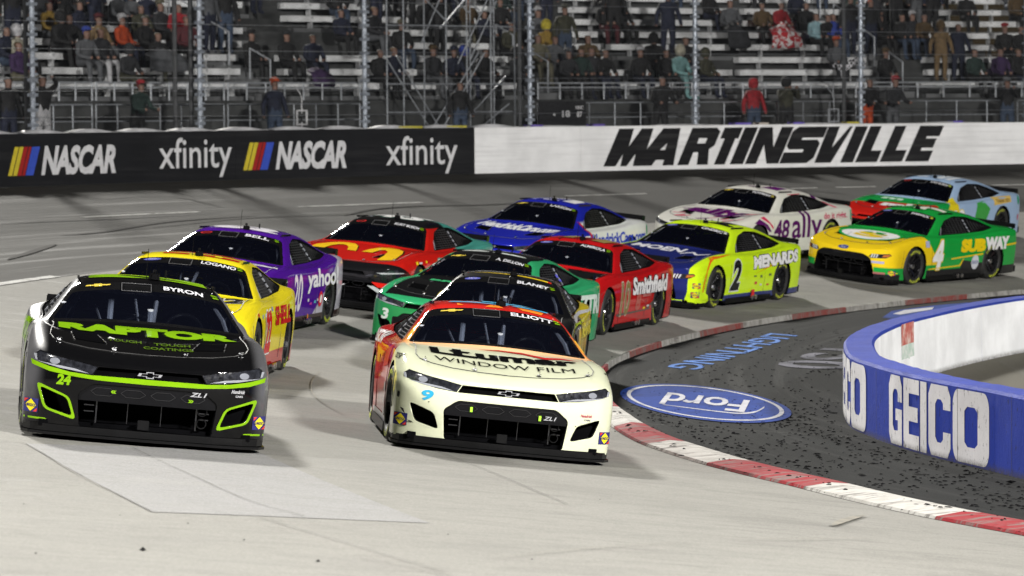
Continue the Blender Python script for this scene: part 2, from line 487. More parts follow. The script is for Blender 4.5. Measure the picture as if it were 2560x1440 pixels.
def decal_mesh(name, V, T, mapper, m, cell=None, smooth=True, parent=None):
    """mapper((u,v)) -> 3D point or None; the flat shape is cut into cells first so that it follows the surface"""
    bm = bmesh.new(); vs = [bm.verts.new((x, y, 0)) for x, y in V]
    for t in T:
        try: bm.faces.new([vs[i] for i in t])
        except ValueError: pass
    if cell:
        lo, hi = V.min(0), V.max(0)
        for k in (0, 1):
            c = cell if not isinstance(cell, tuple) else cell[k]
            if not c: continue
            x = lo[k] + c*0.5
            while x < hi[k]:
                no = [0, 0, 0]; no[k] = 1; co = [0, 0, 0]; co[k] = x
                bmesh.ops.bisect_plane(bm, geom=bm.verts[:]+bm.edges[:]+bm.faces[:], plane_co=co, plane_no=no); x += c
    bad = []
    for v in bm.verts:
        q = mapper(v.co.x, v.co.y)
        if q is None: bad.append(v)
        else: v.co = q
    if bad: bmesh.ops.delete(bm, geom=bad, context='VERTS')
    if not bm.faces: bm.free(); return None
    me = bpy.data.meshes.new(name); bm.to_mesh(me); bm.free(); me.materials.append(m)
    if smooth: me.polygons.foreach_set('use_smooth', [True]*len(me.polygons))
    return link(name, me, parent)

# paint on the dark apron
M_LBLUE = worn_paint('worn_light_blue_ground_paint', (0.12, 0.24, 0.60), 0.36, (0.07, 0.10, 0.18), 1.6)
M_GGREY = worn_paint('worn_grey_ground_paint', (0.16, 0.16, 0.19), 0.55, (0.03, 0.03, 0.035), 1.2)
M_DBLUE = worn_paint('worn_blue_oval_paint', (0.020, 0.050, 0.24), 0.35, (0.012, 0.02, 0.07), 1.4)
M_OWH = worn_paint('worn_white_oval_paint', (0.50, 0.50, 0.54), 0.35, (0.10, 0.12, 0.22), 1.8)
def ground_text(name, txt, O, run, up, lift, m, bold, parent=None):
    V, T, w = text2d(txt, bold)
    def mp(u, v):
        p = O + run*(u/w) + up*v; return (p.x, p.y, zs(p.x, p.y)+lift)
    return decal_mesh(name, V, T, mp, m, None, parent=parent)
o = ground_text('painted_lightning_lettering', 'LIGHTNING', flat(1925, 834), flat(1663, 918)-flat(1925, 834), (flat(2012, 832)-flat(1942, 826))*1.0, 0.008, M_LBLUE, 0.012)
tag(o, 'light blue lettering painted upside down on the dark apron', 'painted lettering')
o = ground_text('painted_model_lettering', 'F-150', flat(2145, 842), flat(1921, 917)-flat(2145, 842), (flat(2110, 927)-flat(1921, 917)), 0.008, M_GGREY, 0.02)
tag(o, 'faded grey lettering painted on the apron beside the blue wall', 'painted lettering')
oc = flat(1757, 1007); ea = (flat(1984, 1030)-oc)*.97; eb = (flat(1742, 963)-oc)*.93
def oval(s, n=56): return [(s*math.cos(2*PI*i/n), s*math.sin(2*PI*i/n)) for i in range(n)]
def omap(l): 
    def f(u, v):
        p = oc + ea*u + eb*v; return (p.x, p.y, zs(p.x, p.y)+l)
    return f
logo = empty('painted_oval_logo'); tag(logo, 'blue and white oval painted upside down on the dark apron', 'painted logo')
def dm(name, polys, l, m, cell=0.12): return decal_mesh(name, *poly_tris(polys), omap(l+.004), m, cell, parent=logo)
dm('outer_field', [oval(1.0)], 0.006, M_DBLUE); dm('ring', [(oval(0.92), oval(0.87))], 0.010, M_OWH)
V, T, w = text2d('Ford', 0.015, 0.35, 0.95)
decal_mesh('script_lettering', V, T, lambda u, v: omap(0.016)(0.58 - 1.12*u/w, 0.36 - 0.74*v), M_OWH, None, parent=logo)
sw = spline([(0.70, -0.02, 0), (0.58, -0.30, 0), (0.42, -0.46, 0), (0.2, -0.50, 0), (-0.5, -0.42, 0)], 6)
dm('swash', [[(p.x, p.y) for p in sw] + [(p.x+0.02, p.y+0.10*(1-i/len(sw))+0.02) for i, p in reversed(list(enumerate(sw)))]], 0.010, M_OWH, None)
# ------------------------------------------------------------------ floodlight masts of the speedway (out of frame, at their real distance)
M_STEEL = mat('galvanised_steel', (0.36, 0.38, 0.41), 0.45, 0.5, var=.2, vs=12)
M_FLOOD = mat('lit_floodlamp_face', (0.9, 0.9, 0.9), 0.3, var=0, emit=(1, .97, .92), es=30)
def mast(x, y, h, target, energy, label, size=(5.0, 1.6)):
    t = empty('floodlight_mast', (x, y, 0)); tag(t, label, 'floodlight', 'floodlight masts around the corner')
    b = MB(); b.bar((0, 0, -0.4), (0, 0, h+.6), .32, 10, 0, .16); b.build('pole', M_STEEL, t)
    d = (Vector(target) - Vector((x, y, h))).normalized(); u = Vector((-d.y, d.x, 0)).normalized()
    b = MB()
    for k in (-.7, 0, .7): b.bar(u*(-size[0]/2-.2)+Vector((0, 0, h+k)), u*(size[0]/2+.2)+Vector((0, 0, h+k)), .05, 6)
    b.build('crossarm', M_STEEL, t)
    for k in (-.7, 0, .7):
        for i in range(5):
            c = u*(size[0]*(i-2)/4.4) + Vector((0, 0, h+k)) + d*.30
            b = MB(); b.bar(c-d*.35, c, .12, 10, 0, .27); l = b.build('lamp_head', M_STEEL, t)
            b = MB(); b.bar(c, c+d*.01, .25, 10); b.build('lamp_face', M_FLOOD, l)
    for i in range(5):
        ld = bpy.data.lights.new('flood', 'AREA'); ld.shape = 'RECTANGLE'; ld.size, ld.size_y = .5, 1.5; ld.energy = energy/5; ld.color = (1.0, .975, .93)
        lo = bpy.data.objects.new('flood', ld); col.objects.link(lo); lo.location = Vector((x, y, h)) + d*.6 + u*(size[0]*(i-2)/4.4); aim(lo, target)
mast(-50, 2, 27, (0, 52, 0), 36000, 'tall floodlight mast on the infield to the left of the camera')
mast(30, -8, 25, (2, 55, 0), 58000, 'tall floodlight mast on the infield to the right of the camera')

# ------------------------------------------------------------------ outer wall
def wpt(a, r=RW, z=0.0):
    x, y = WX + r*math.cos(a), WY + r*math.sin(a); return Vector((x, y, z))
CAMI = None
def proj(p):
    a = PITCH; x, y, z = p[0], p[1], p[2]-ZC
    d = y*math.cos(a) - z*math.sin(a); u = z*math.cos(a) + y*math.sin(a)
    X, Y = x/d*FPX, -u/d*FPX; ro = -0.0072
    return 1280 + X*math.cos(ro) - Y*math.sin(ro), 720 + X*math.sin(ro) + Y*math.cos(ro)
def wz(a):
    p = wpt(a); return zs(p.x, p.y)
def ang_at(px, r=RW, z=None):
    lo, hi = R(95), R(195)
    for _ in range(40):
        m = (lo+hi)/2; p = wpt(m, r); p.z = wz(m) if z is None else z
        if proj(p)[0] > px: lo = m
        else: hi = m
    return (lo+hi)/2
WH = 1.144
def wall_paint(name, c, dirt, scuff=0.5):
    m, nt, p = new_mat(name); v = coords(nt, scale=(1, 1, 1))
    st = ramp(nt, noise(nt, coords(nt, scale=(.25, .25, 7)), 1.5, 6, .7), .45, .75)
    g = ramp(nt, noise(nt, v, 1.1, 5), .3, .7, .9, 1.08)
    hs = nt.nodes.new('ShaderNodeHueSaturation'); hs.inputs['Color'].default_value = c4(c); nt.links.new(g, hs.inputs['Value'])
    nt.links.new(mixc(nt, mathn(nt, 'MULTIPLY', st, scuff), hs.outputs[0], dirt), p.inputs['Base Color'])
    p.inputs['Roughness'].default_value = .45; bump(nt, p, noise(nt, v, 9, 5), .3, .01); return m
M_WB = wall_paint('black_wall_paint', (.014, .0145, .017), (.045, .045, .047), .5)
M_WW = wall_paint('white_wall_paint', (.88, .88, .89), (.50, .50, .51), .5)
M_CAP = mat('pale_foam_cover', (.5, .5, .52), .6, var=.2, vs=3)
wall = empty('outer_wall'); tag(wall, 'long curved outer wall, black half with white lettering, white half with black lettering', 'wall')
a_split = ang_at(1187)
def wsection(a0, a1, m):
    mb = MB(); n = 6; g = .004/RW
    prof = [(0, -.3), (0, WH-.012), (.012, WH), (.45, WH), (.45, -.3)]
    for i in range(n+1):
        a = a0 - g + (a1 - a0 + 2*g)*i/n; z = wz(a)
        for dr, dz in prof: q = wpt(a, RW+dr, z+dz); mb.v.append(tuple(q))
    k = len(prof)
    for i in range(n):
        for j in range(k-1):
            q = i*k+j; mb.f.append((q, q+1, q+k+1, q+k)); mb.m.append(0)
    mb.f += [tuple(range(k)), tuple(range(n*k, n*k+k))]; mb.m += [0, 0]
    return mb.build('wall_section', m, wall, recalc=True)
bs = [ang_at(p) for p in (590,)]; 
secs = [R(196), R(188), R(181), R(174), R(167), ang_at(-60), ang_at(590), a_split, ang_at(1452), ang_at(2092), ang_at(2700), R(108), R(100)]
for a, b in zip(secs, secs[1:]): wsection(a, b, M_WB if b >= a_split-1e-6 else M_WW)
def wall_map(pxl, pxr, z0, z1, w, lift=.006):
    aL, aR = ang_at(pxl), ang_at(pxr)
    def f(u, v):
        a = aL + (aR-aL)*u/w; q = wpt(a, RW-lift); q.z = wz(a) + z0 + (z1-z0)*v; return q
    return f
def wtext(name, txt, pxl, pxr, z0, z1, m, bold, shear=0, space=1.0, lift=.006):
    V, T, w = text2d(txt, bold, shear, space); return decal_mesh(name, V, T, wall_map(pxl, pxr, z0, z1, w, lift), m, (.35, 0), False, wall)
def wshape(name, polys, pxl, pxr, z0, z1, m, w=1.0, lift=.006):
    V, T = poly_tris(polys); return decal_mesh(name, V, T, wall_map(pxl, pxr, z0, z1, w, lift), m, (.2, 0), False, wall)
M_LW = mat('white_wall_lettering', (.66, .66, .68), .5, var=.08); M_LB = wall_paint('black_wall_lettering', (.013, .013, .015), (.07, .07, .07), .55)
M_SY = mat('yellow_wall_stripe', (.62, .50, .04), .5, var=.08); M_SR = mat('red_wall_stripe', (.36, .02, .02), .5, var=.08); M_SB = mat('blue_wall_stripe', (.045, .09, .50), .5, var=.08)
for x0, x1, t0, t1, z0, z1 in ((20, 101, 103, 290, .24, .86), (608, 686, 689, 866, .22, .86)):
    def bar(a, b): return [(a, 0), (b, 0), (b+.22, 1), (a+.22, 1)]
    wshape('stripe', [bar(0, .125), bar(.15, .275)], x0, x1, z0, z1, M_SY)
    wshape('stripe', [bar(.285, .41), bar(.435, .52)], x0, x1, z0, z1, M_SR)
    wshape('stripe', [bar(.54, .78)], x0, x1, z0, z1, M_SB)
    wtext('series_lettering', 'NASCAR', t0, t1, z0-.01, z1+.02, M_LW, .045, .28, .95)
wtext('sponsor_lettering', 'xfinity', 398, 580, .08, 1.0, M_LW, .006, 0, 1.0)
wtext('sponsor_lettering', 'xfinity', 965, 1144, .03, .96, M_LW, .006, 0, 1.0)
# MARTINSVILLE, heavy slanted capitals drawn by hand; x is the unslanted base position in photo pixels
S = 62.0
def G(ch, w):
    t = .44*93/w if False else None
    return None
def glyph(ch, w):
    """outline(s) in a box w x 1 (w and all x in units of letter height)"""
    k = .27 if w > .5 else .24
    if ch == 'M': return [[(0, 0), (0, 1), (.34, 1), (.48, .52), (.60, 1), (w, 1), (w, 0), (w-.27, 0), (w-.27, .30), (w-.40, 0), (.40, 0), (.27, .30), (.27, 0)]]
    if ch == 'A': return [[(-.10, 0), (.16, 1), (w-.02, 1), (w, 0), (w-.30, 0), (w-.30, .16), (.24, .16), (.20, 0)]]
    if ch == 'R': return [([(0, 0), (0, 1), (w-.16, 1), (w-.03, .90), (w-.03, .52), (w-.14, .42), (w, 0), (w-.30, 0), (w-.40, .34), (.30, .34), (.30, 0)], [(.30, .58), (.52, .58), (.52, .72), (.30, .72)])]
    if ch == 'T': return [[(.09, 0), (.09, .70), (-.03, .70), (-.03, 1), (w, 1), (w, .70), (.38, .70), (.38, 0)]]
    if ch == 'I': return [[(0, 0), (0, 1), (w, 1), (w, 0)]]
    if ch == 'N': return [[(0, 0), (0, 1), (.34, 1), (.58, .45), (.58, 1), (w, 1), (w, 0), (w-.32, 0), (.30, .52), (.30, 0)]]
    if ch == 'S': return [[(0, 0), (0, .30), (.50, .30), (.50, .38), (.10, .38), (0, .48), (0, .88), (.12, 1), (w+.03, 1), (w+.03, .70), (.34, .70), (.34, .64), (w-.10, .64), (w, .54), (w, .14), (w-.14, 0)]]
    if ch == 'V': return [[(.03, 1), (.33, 1), (.36, .42), (.60, 1), (w+.16, 1), (.50, 0), (.06, 0)]]
    if ch == 'L': return [[(0, 0), (0, 1), (.30, 1), (.30, .32), (w, .32), (w, 0)]]
    if ch == 'E': return [[(0, 0), (0, 1), (w, 1), (w, .70), (.30, .70), (.30, .64), (w-.04, .64), (w-.04, .38), (.30, .38), (.30, .30), (w, .30), (w, 0)]]
mv = [('M', 1508, 1590), ('A', 1592, 1684), ('R', 1696, 1772), ('T', 1780, 1822), ('I', 1828, 1860), ('N', 1866, 1945), ('S', 1952, 2028), ('V', 2034, 2078), ('I', 2104, 2134), ('L', 2141, 2194), ('L', 2202, 2256), ('E', 2264, 2318)]
polys = []
sh_ = lambda lp: [(px+.42*py, py) for px, py in lp]
polys.append((sh_([(0, 0), (.02, 1), (.42, 1), (.475, .52), (.63, 1), (.95, 1), (1.0, .45), (1.22, 1), (1.68, 1), (1.90, 0), (1.60, 0), (1.585, .15), (1.36, .15), (1.31, 0), (.80, 0), (.74, .32), (.63, 0), (.46, 0), (.40, .32), (.33, 0)]), sh_([(1.36, .42), (1.50, .42), (1.49, .60)])))
for ch, x0, x1 in mv[2:]:
    w = (x1-x0)/93.0 + (.05 if ch not in 'ILTR' else .01); x = (x0-1508)/93.0 - .02
    for pl in glyph(ch, w):
        if isinstance(pl, tuple): polys.append(tuple([(px+x+.42*py, py) for px, py in lp] for lp in pl))
        else: polys.append([(px+x+.42*py, py) for px, py in pl])
V, T = poly_tris(polys)
decal_mesh('track_name_lettering', V, T, wall_map(1508, 1508+93*9, .115, 1.075, 9.0), M_LB, (.25, 0), False, wall)
# pale covers lying over the wall top
cap = MB()
for i, px in enumerate(list(range(-60, 1300, 125)) + list(range(1320, 2700, 330))):
    a0, a1 = ang_at(px), ang_at(px + (110 if px < 1250 else 150)); n = 8; mb = MB()
    for k in range(n+1):
        a = a0 + (a1-a0)*k/n; t = k/n; h = .012 + (.095 if px < 1250 else .03)*math.sin(PI*min(1, t*1.05))**1.2*(1-t*.6)
        for r_, hh in ((RW+.02, 0.0), (RW+.06, h), (RW+.36, h), (RW+.42, 0.0)): q = wpt(a, r_); q.z = wz(a)+WH+.003+hh; mb.v.append(tuple(q))
    for k in range(n):
        for j in range(3): q = k*4+j; mb.f.append((q, q+1, q+5, q+4)); mb.m.append(0)
    mb.build('top_cover', M_CAP, wall, smooth=True)
for px, wpx, c in ((1000, 60, (.45, .40, .05)), (1120, 50, (.45, .40, .05)), (1330, 30, (.12, .08, .35)), (1485, 30, (.12, .08, .35)), (1840, 40, (.14, .10, .45)), (1900, 24, (.5, .45, .4)), (1985, 28, (.14, .10, .45)), (2120, 30, (.42, .40, .05)), (2385, 24, (.14, .10, .45))):
    a0, a1 = ang_at(px), ang_at(px+wpx); mb = MB()
    for k in range(5):
        a = a0+(a1-a0)*k/4
        for r_, hh in ((RW+.03, .0), (RW+.03, .05), (RW+.3, .055), (RW+.3, .0)): q = wpt(a, r_); q.z = wz(a)+WH+.003+hh; mb.v.append(tuple(q))
    for k in range(4):
        for j in range(3): q = k*4+j; mb.f.append((q, q+1, q+5, q+4)); mb.m.append(0)
    mb.build('padding_strip', mat('pad_%d' % int(c[2]*100), c, .6), wall)
# tar band where the track meets the wall
sheet_ring('wall_foot_strip', lambda a: rwall(a)-.16, lambda a: rwall(a)-.004, R(112), R(192), 60, 1, mat('dark_tar', (.03, .03, .03), .8), .007)

# ------------------------------------------------------------------ catch fence
M_CABLE = mat('steel_cable', (.22, .23, .25), .4, .7, var=.1)
M_WIRE = mat('fence_wire', (.075, .08, .09), .5, .4, var=0)
fence = empty('catch_fence'); tag(fence, 'tall steel catch fence of posts, cables and wire mesh above the outer wall', 'fence')
pm = MB(); pm.bar((0, 0, 0), (0, 0, 5.2), .062, 10)
for i in range(16): pm.box((0, -.0, .18+.33*i), (.20, .14, .07)); pm.bar((-.03, -.09, .30+.33*i), (.05, -.09, .30+.33*i), .03, 6)
pme = pm.mesh('fence_post', mat('galvanised_fence_post', (.30, .33, .38), .42, .4, var=.25, vs=15))
for px in (-330, 82, 500, 912, 1325, 1738, 2152, 2566, 2980):
    a = ang_at(px, RW+.25, wz(ang_at(px))+2); o = link('fence_post', pme, fence); q = wpt(a, RW+.25); o.location = (q.x, q.y, wz(a)+WH); o.rotation_euler = (0, 0, a-PI/2)
pm = MB(); pm.bar((0, 0, 0), (0, 0, 6), .055, 8); pdk = pm.mesh('dark_post', mat('dark_weathered_post', (.045, .047, .05), .6))
for px in (66, 438, 478, 1300, 2110): 
    a = ang_at(px, RW+.7, 4); q = wpt(a, RW+.7); o = link('rear_post', pdk, fence); o.location = (q.x, q.y, wz(a)+.8)
fa0, fa1 = R(172), R(112)
def fpt(a, h, r=RW+.17): q = wpt(a, r); q.z = wz(a)+WH+h; return q
for h in (.34, .92, 1.22, 1.85, 2.45, 3.05, 3.65, 4.25):
    b = MB(); b.tube([fpt(fa0+(fa1-fa0)*i/44, h) for i in range(45)], .0085, 4); b.build('cable', M_CABLE, fence)
wm = MB(); NA = 720; wsp = .085
aa = np.linspace(fa0, fa1, int((fa0-fa1)*RW/wsp))
H = 4.2; steps = int((fa0-fa1)*RW/wsp)
def ribbon(a0, h0, a1, h1):
    n = 3; P = [fpt(a0+(a1-a0)*i/n, h0+(h1-h0)*i/n, RW+.20) for i in range(n+1)]; t = .0034
    vs = []
    for p in P: vs += [p+Vector((0, 0, t)), p-Vector((0, 0, t))]
    wm.add(vs, [(2*i, 2*i+1, 2*i+3, 2*i+2) for i in range(n)])
da = wsp/RW
for i in range(-int(H/wsp), steps):
    a = fa0 - i*da
    for sgn in (1, -1):
        s0 = a if sgn > 0 else a - H/RW
        s1 = a - H/RW if sgn > 0 else a
        ribbon(s0, 0, s1, H)
o = wm.build('wire_mesh', M_WIRE, fence); o['kind'] = 'stuff'

# ------------------------------------------------------------------ grandstand
M_SCON = mat('grey_stand_concrete', (.045, .047, .047), .85, var=.35, vs=1.3)
M_ALU = mat('aluminium_plank', (.66, .67, .68), .5, .0, var=.25, vs=1.6)
M_DECK = mat('aluminium_foot_deck', (.16, .165, .17), .5, .3, var=.35, vs=1.4)
Z0, RISE, R0, TREAD, NROW = 4.27, .36, RW+3.4, .76, 8
SA0, SA1 = R(172), R(111)
stand = empty('grandstand'); tag(stand, 'dark stepped grandstand behind the catch fence', 'grandstand')
WALKZ = 2.62
def rowz(k): return Z0 + RISE*k
mb = MB(); n = 60; prof = [(RW+.46, WALKZ-2.6), (RW+.46, WALKZ), (R0-.55, WALKZ), (R0-.55, rowz(0)-.44)]
for k in range(NROW+1): prof += [(R0-.55+.0+TREAD*k+.001, rowz(k)-.44), (R0-.55+TREAD*(k+1), rowz(k)-.44)]
prof += [(R0-.55+TREAD*(NROW+1)+.2, rowz(NROW)-.44), (R0-.55+TREAD*(NROW+1)+.2, 0)]
for i in range(n+1):
    a = SA0+(SA1-SA0)*i/n
    for r_, z in prof: q = wpt(a, r_, z); mb.v.append(tuple(q))
k_ = len(prof)
for i in range(n):
    for j in range(k_-1): q = i*k_+j; mb.f.append((q, q+1, q+k_+1, q+k_)); mb.m.append(0)
mb.build('stepped_deck', M_SCON, stand, recalc=True)
SEG = [(-70, 190, 0), (200, 470, 0), (480, 600, 0), (700, 960, 1), (975, 1130, 1), (1140, 1290, 1), (1400, 1500, 2), (1510, 1830, 2), (1840, 2170, 2), (2300, 2640, 3)]
ORD = ['first', 'second', 'third', 'fourth', 'fifth', 'sixth', 'seventh', 'eighth', 'ninth', 'tenth', 'eleventh', 'twelfth', 'thirteenth', 'fourteenth', 'fifteenth', 'sixteenth', 'seventeenth', 'eighteenth', 'nineteenth', 'twentieth', 'twenty-first', 'twenty-second', 'twenty-third', 'twenty-fourth', 'twenty-fifth', 'twenty-sixth', 'twenty-seventh', 'twenty-eighth', 'twenty-ninth', 'thirtieth']
sm = MB(); sm.box((0, 0, -.21), (.05, .16, .40)); sm.box((0, -.08, -.03), (.07, .03, .09)); SUPP = sm.mesh('support', mat('painted_bracket', (.42, .43, .44), .5, var=.2))
rnd = random.Random(5)
for k in range(NROW):
    rr = R0 + TREAD*k; n_in = 0
    for (x0, x1, blk) in SEG:
        if rnd.random() < .05: continue
        n_in += 1
        j0, j1 = rnd.randint(-10, 10), rnd.randint(-10, 10)
        a0, a1 = ang_at(x0+j0+4, rr, rowz(k)), ang_at(x1+j1-4, rr, rowz(k))
        t = empty('bleacher_bench'); c = wpt((a0+a1)/2, rr, rowz(k)); t.location = c
        tag(t, 'aluminium bench on the %s seating row up, %s from the left in that row' % (ORD[k], ORD[n_in-1]), 'bench', 'aluminium benches of the grandstand')
        def arc(name, m, r_in, r_out, z0, z1):
            mb = MB(); nn = 4
            for i in range(nn+1):
                a = a0+(a1-a0)*i/nn
                for r_, z in ((r_in, z0), (r_in, z1), (r_out, z1), (r_out, z0)): q = wpt(a, r_, z)-c; mb.v.append(tuple(q))
            for i in range(nn):
                for j in range(4): q = i*4; mb.f.append((q+j, q+(j+1) % 4, q+4+(j+1) % 4, q+4+j)); mb.m.append(0)
            mb.f += [(0, 1, 2, 3), (nn*4, nn*4+1, nn*4+2, nn*4+3)]; mb.m += [0, 0]
            return mb.build(name, m, t, recalc=True)
        arc('seat_plank', M_ALU, rr-.14, rr+.14, rowz(k)-.155, rowz(k))
        arc('foot_plank', M_DECK, rr-.42, rr-.20, rowz(k)-.437, rowz(k)-.33)
        ns = max(2, int((a0-a1)*rr/1.3))
        for i in range(ns):
            a = a0+(a1-a0)*(i+.5)/ns; o = link('support', SUPP, t); o.location = wpt(a, rr-.06, rowz(k)-.0)-c; o.rotation_euler = (0, 0, a-PI/2)
# aisle steps and their hand rails
M_RAIL = mat('pale_hand_rail', (.40, .42, .45), .4, .3, var=.15)
for px in (648, 1345, 2235):
    t = empty('aisle_stair'); a = ang_at(px, R0, 4.5); t.location = wpt(a, R0, rowz(0)-.44); t.rotation_euler = (0, 0, a-PI/2)
    tag(t, {648: 'narrow aisle stair with hand rail in the left half of the grandstand', 1345: 'aisle stair beside the middle fence post in the grandstand', 2235: 'aisle stair right of the chequered flag in the grandstand'}[px], 'stair')
    for k in range(NROW*2):
        b = MB(); b.box((0, -.2+TREAD*k/2, RISE*k/2+.09), (.95, .36, .17)); b.build('step', M_DECK, t)
    for k in range(0, NROW, 2):
        b = MB(); y, z = TREAD*k, RISE*k; b.bar((.1, y-.3, z), (.1, y-.3, z+1.0), .022); b.bar((.1, y-.3, z+1.0), (.1, y+.45, z+1.3), .022); b.bar((.1, y+.45, z+1.3), (.1, y+.45, z+.3), .022); b.build('hand_rail', M_RAIL, t)
# railing along the front of the seating and low fence on the walkway
def railing(name, label, r_, zb, h, x0, x1, npost, m, rails=(1.0, .55, .12), rad=.022):
    a0, a1 = ang_at(x0, r_, zb+h), ang_at(x1, r_, zb+h); t = empty(name); c = wpt((a0+a1)/2, r_, zb); t.location = c; tag(t, label, 'railing')
    for f_ in rails:
        b = MB(); b.tube([wpt(a0+(a1-a0)*i/10, r_, zb+h*f_)-c for i in range(11)], rad, 6); b.build('rail', m, t)
    b = MB(); b.bar((0, 0, 0), (0, 0, h), rad*1.1, 6); me = b.mesh('post', m)
    for i in range(npost): o = link('post', me, t); o.location = wpt(a0+(a1-a0)*i/(npost-1), r_, zb)-c
    return t
segs = [(-60, 230, 'at the far left'), (240, 560, 'behind the second fence post'), (570, 900, 'left of the third fence post'), (1345, 1730, 'between the fourth and fifth fence posts'), (1745, 2140, 'between the fifth and sixth fence posts'), (2165, 2620, 'at the far right')]
for x0, x1, w in segs:
    railing('stand_railing', 'pale steel railing below the first seating row %s' % w, R0-.62, rowz(0)-.43, .42, x0, x1, 8, M_RAIL, rails=(1.0, .72))
    railing('walkway_railing', 'dark pipe railing on the walkway behind the wall %s' % w, RW+1.5, WALKZ, 1.12, x0, x1, 7, M_STEEL, rails=(1.0, .66, .30), rad=.018)
# steel stair tower with crossing braces, between the third and fourth fence posts
t = empty('steel_stair_tower'); ca = ang_at(1130, RW+1.2, 4); c = wpt(ca, RW+1.2, WALKZ); t.location = c; t.rotation_euler = (0, 0, ca-PI/2)
tag(t, 'scaffold-like steel stair tower with crossing braces between the third and fourth fence posts', 'stair')
def tb(name, segs_, r=.022):
    for a, b_ in segs_: b = MB(); b.bar(a, b_, r); b.build(name, M_STEEL, t)
tb('upright', [((x, y, 0), (x, y, 5)) for x in (-2.1, -.9, .5, 1.3, 2.1) for y in (0, .8)])
tb('brace', [((-2.1, 0, 2.2), (-.4, 0, .1)), ((-1.8, 0, 2.3), (-.1, 0, .1)), ((.9, 0, 2.4), (-.9, 0, .2)), ((1.1, 0, 2.4), (-.6, 0, .1)), ((1.8, 0, 1.8), (-.3, 0, .1)), ((1.9, 0, 1.1), (.2, 0, .05)), ((.0, 0, 4.4), (-1.0, 0, 2.6)), ((.3, .8, 3.0), (2.1, .8, 4.6)), ((-1.6, .8, 4.9), (.5, .8, 3.2)), ((-.9, .8, 4.9), (1.3, .8, 3.4)), ((.2, 0, 2.1), (1.3, 0, 3.9)), ((.6, 0, 2.2), (1.5, 0, 3.7))], .02)
tb('rail', [((-2.1, 0, z), (2.1, 0, z)) for z in (.35, .9, 1.6, 3.05)] + [((-2.1, 0, 4.55), (-.2, 0, 4.55))])
# dark scoreboard-like boards with lettering behind the fence
bd = empty('sign_board'); a = ang_at(1405, RW+1.0, 3.8); q = wpt(a, RW+1.0, 3.35); bd.location = q; bd.rotation_euler = (0, 0, a-PI/2); tag(bd, 'black notice board with white lettering behind the fence right of the middle post', 'sign')
b = MB(); b.box((0, 0, .12), (1.55, .05, .62)); b.build('board', mat('black_board', (.01, .01, .012), .6), bd)
for txt, x, w, z, h in (('18', -.02, .26, .02, .17), ('NNC', .42, .26, .22, .09), ('87', .46, .18, .02, .14), ('4', -.32, .08, .05, .08)):
    V, T, tw = text2d(txt, .03); decal_mesh('board_lettering', V, T, lambda u, v, x=x, w=w, z=z, h=h, tw=tw: (x+w*u/tw, -.030, z+h*v), M_LW, None, False, bd)
for px, lab in ((755, 'small white row number sign on a curved pole left of the third fence post'), (2085, 'small grey row sign on the railing beside the chequered flag')):
    bd = empty('row_sign'); a = ang_at(px, RW+1.0, 3.8); q = wpt(a, RW+1.0, 3.25 if px < 1000 else 3.2); bd.location = q; bd.rotation_euler = (0, 0, a-PI/2); tag(bd, lab, 'sign')
    mm = M_LW if px < 1000 else M_RAIL
    for s_ in (((-.17, 0, .16), (.05, .02, .36)), ((.15, 0, .16), (.05, .02, .36)), ((0, 0, .33), (.34, .02, .03)), ((0, 0, 0), (.34, .02, .03))): b = MB(); b.box(*s_); b.build('sign_frame', mm, bd)
    V, T, tw = text2d('1', .06); decal_mesh('sign_digit', V, T, lambda u, v: (-.06+u*.2, -.012, .06+v*.2), M_BLKP if False else mat('black_board', (.01, .01, .012), .6), None, False, bd)
    b = MB(); b.tube([(.02, .03, -.6), (.02, .03, .62), (-.04, .03, .75), (-.14, .03, .86), (-.22, .03, .95)], .012, 5); b.build('sign_pole', mm, bd)

# ------------------------------------------------------------------ blue inside wall of the apron
GH = .78
GP = [(6.9, 28.0), (5.9, 30.6), (5.25, 32.3), (4.80, 34.06), (4.55, 35.1), (4.24, 36.25), (3.98, 37.5), (3.80, 38.8), (3.71, 40.2)]
for q in ((2110, 850), (2150, 822), (2229, 796), (2389, 762), (2560, 738)): p = flat(q[0], q[1], GH); GP.append((p.x, p.y))
GP += [(9.2, 54.6), (12.5, 58.6), (17, 62.5)]
GS = spline([(x, y, 0) for x, y in GP], 8)
def gn(i):
    d = (GS[min(i+1, len(GS)-1)] - GS[max(i-1, 0)]).normalized(); return Vector((d.y, -d.x, 0))   # towards the inside of the loop
def wall_blue(name, c, c2, ch=.60):
    m, nt, p = new_mat(name); v = coords(nt)
    chips = ramp(nt, noise(nt, coords(nt, scale=(1, 1, .45)), 17, 6, .75), ch, ch+.04)
    drip = ramp(nt, noise(nt, coords(nt, scale=(14, 14, .5)), 1.2, 5, .7), .55, .75)
    big = ramp(nt, noise(nt, v, 1.4, 5), .3, .7, .88, 1.08)
    sx = nt.nodes.new('ShaderNodeSeparateXYZ'); nt.links.new(v, sx.inputs[0])
    foot = mathn(nt, 'MULTIPLY', ramp(nt, sx.outputs[2], 0.0, .09, .9, 0), ramp(nt, noise(nt, v, 30, 4), .2, .7, .3, 1))
    hs = nt.nodes.new('ShaderNodeHueSaturation'); hs.inputs['Color'].default_value = c4(c); nt.links.new(big, hs.inputs['Value'])
    a = mixc(nt, mathn(nt, 'MULTIPLY', drip, .3), hs.outputs[0], c2); a = mixc(nt, mathn(nt, 'MULTIPLY', chips, .85), a, (.03, .03, .045)); a = mixc(nt, foot, a, (.07, .065, .06))
    nt.links.new(a, p.inputs['Base Color']); p.inputs['Roughness'].default_value = .6; p.inputs['Specular IOR Level'].default_value = .04
    bump(nt, p, noise(nt, coords(nt, scale=(1, 1, .5)), 14, 8, .8), .9, .02); return m
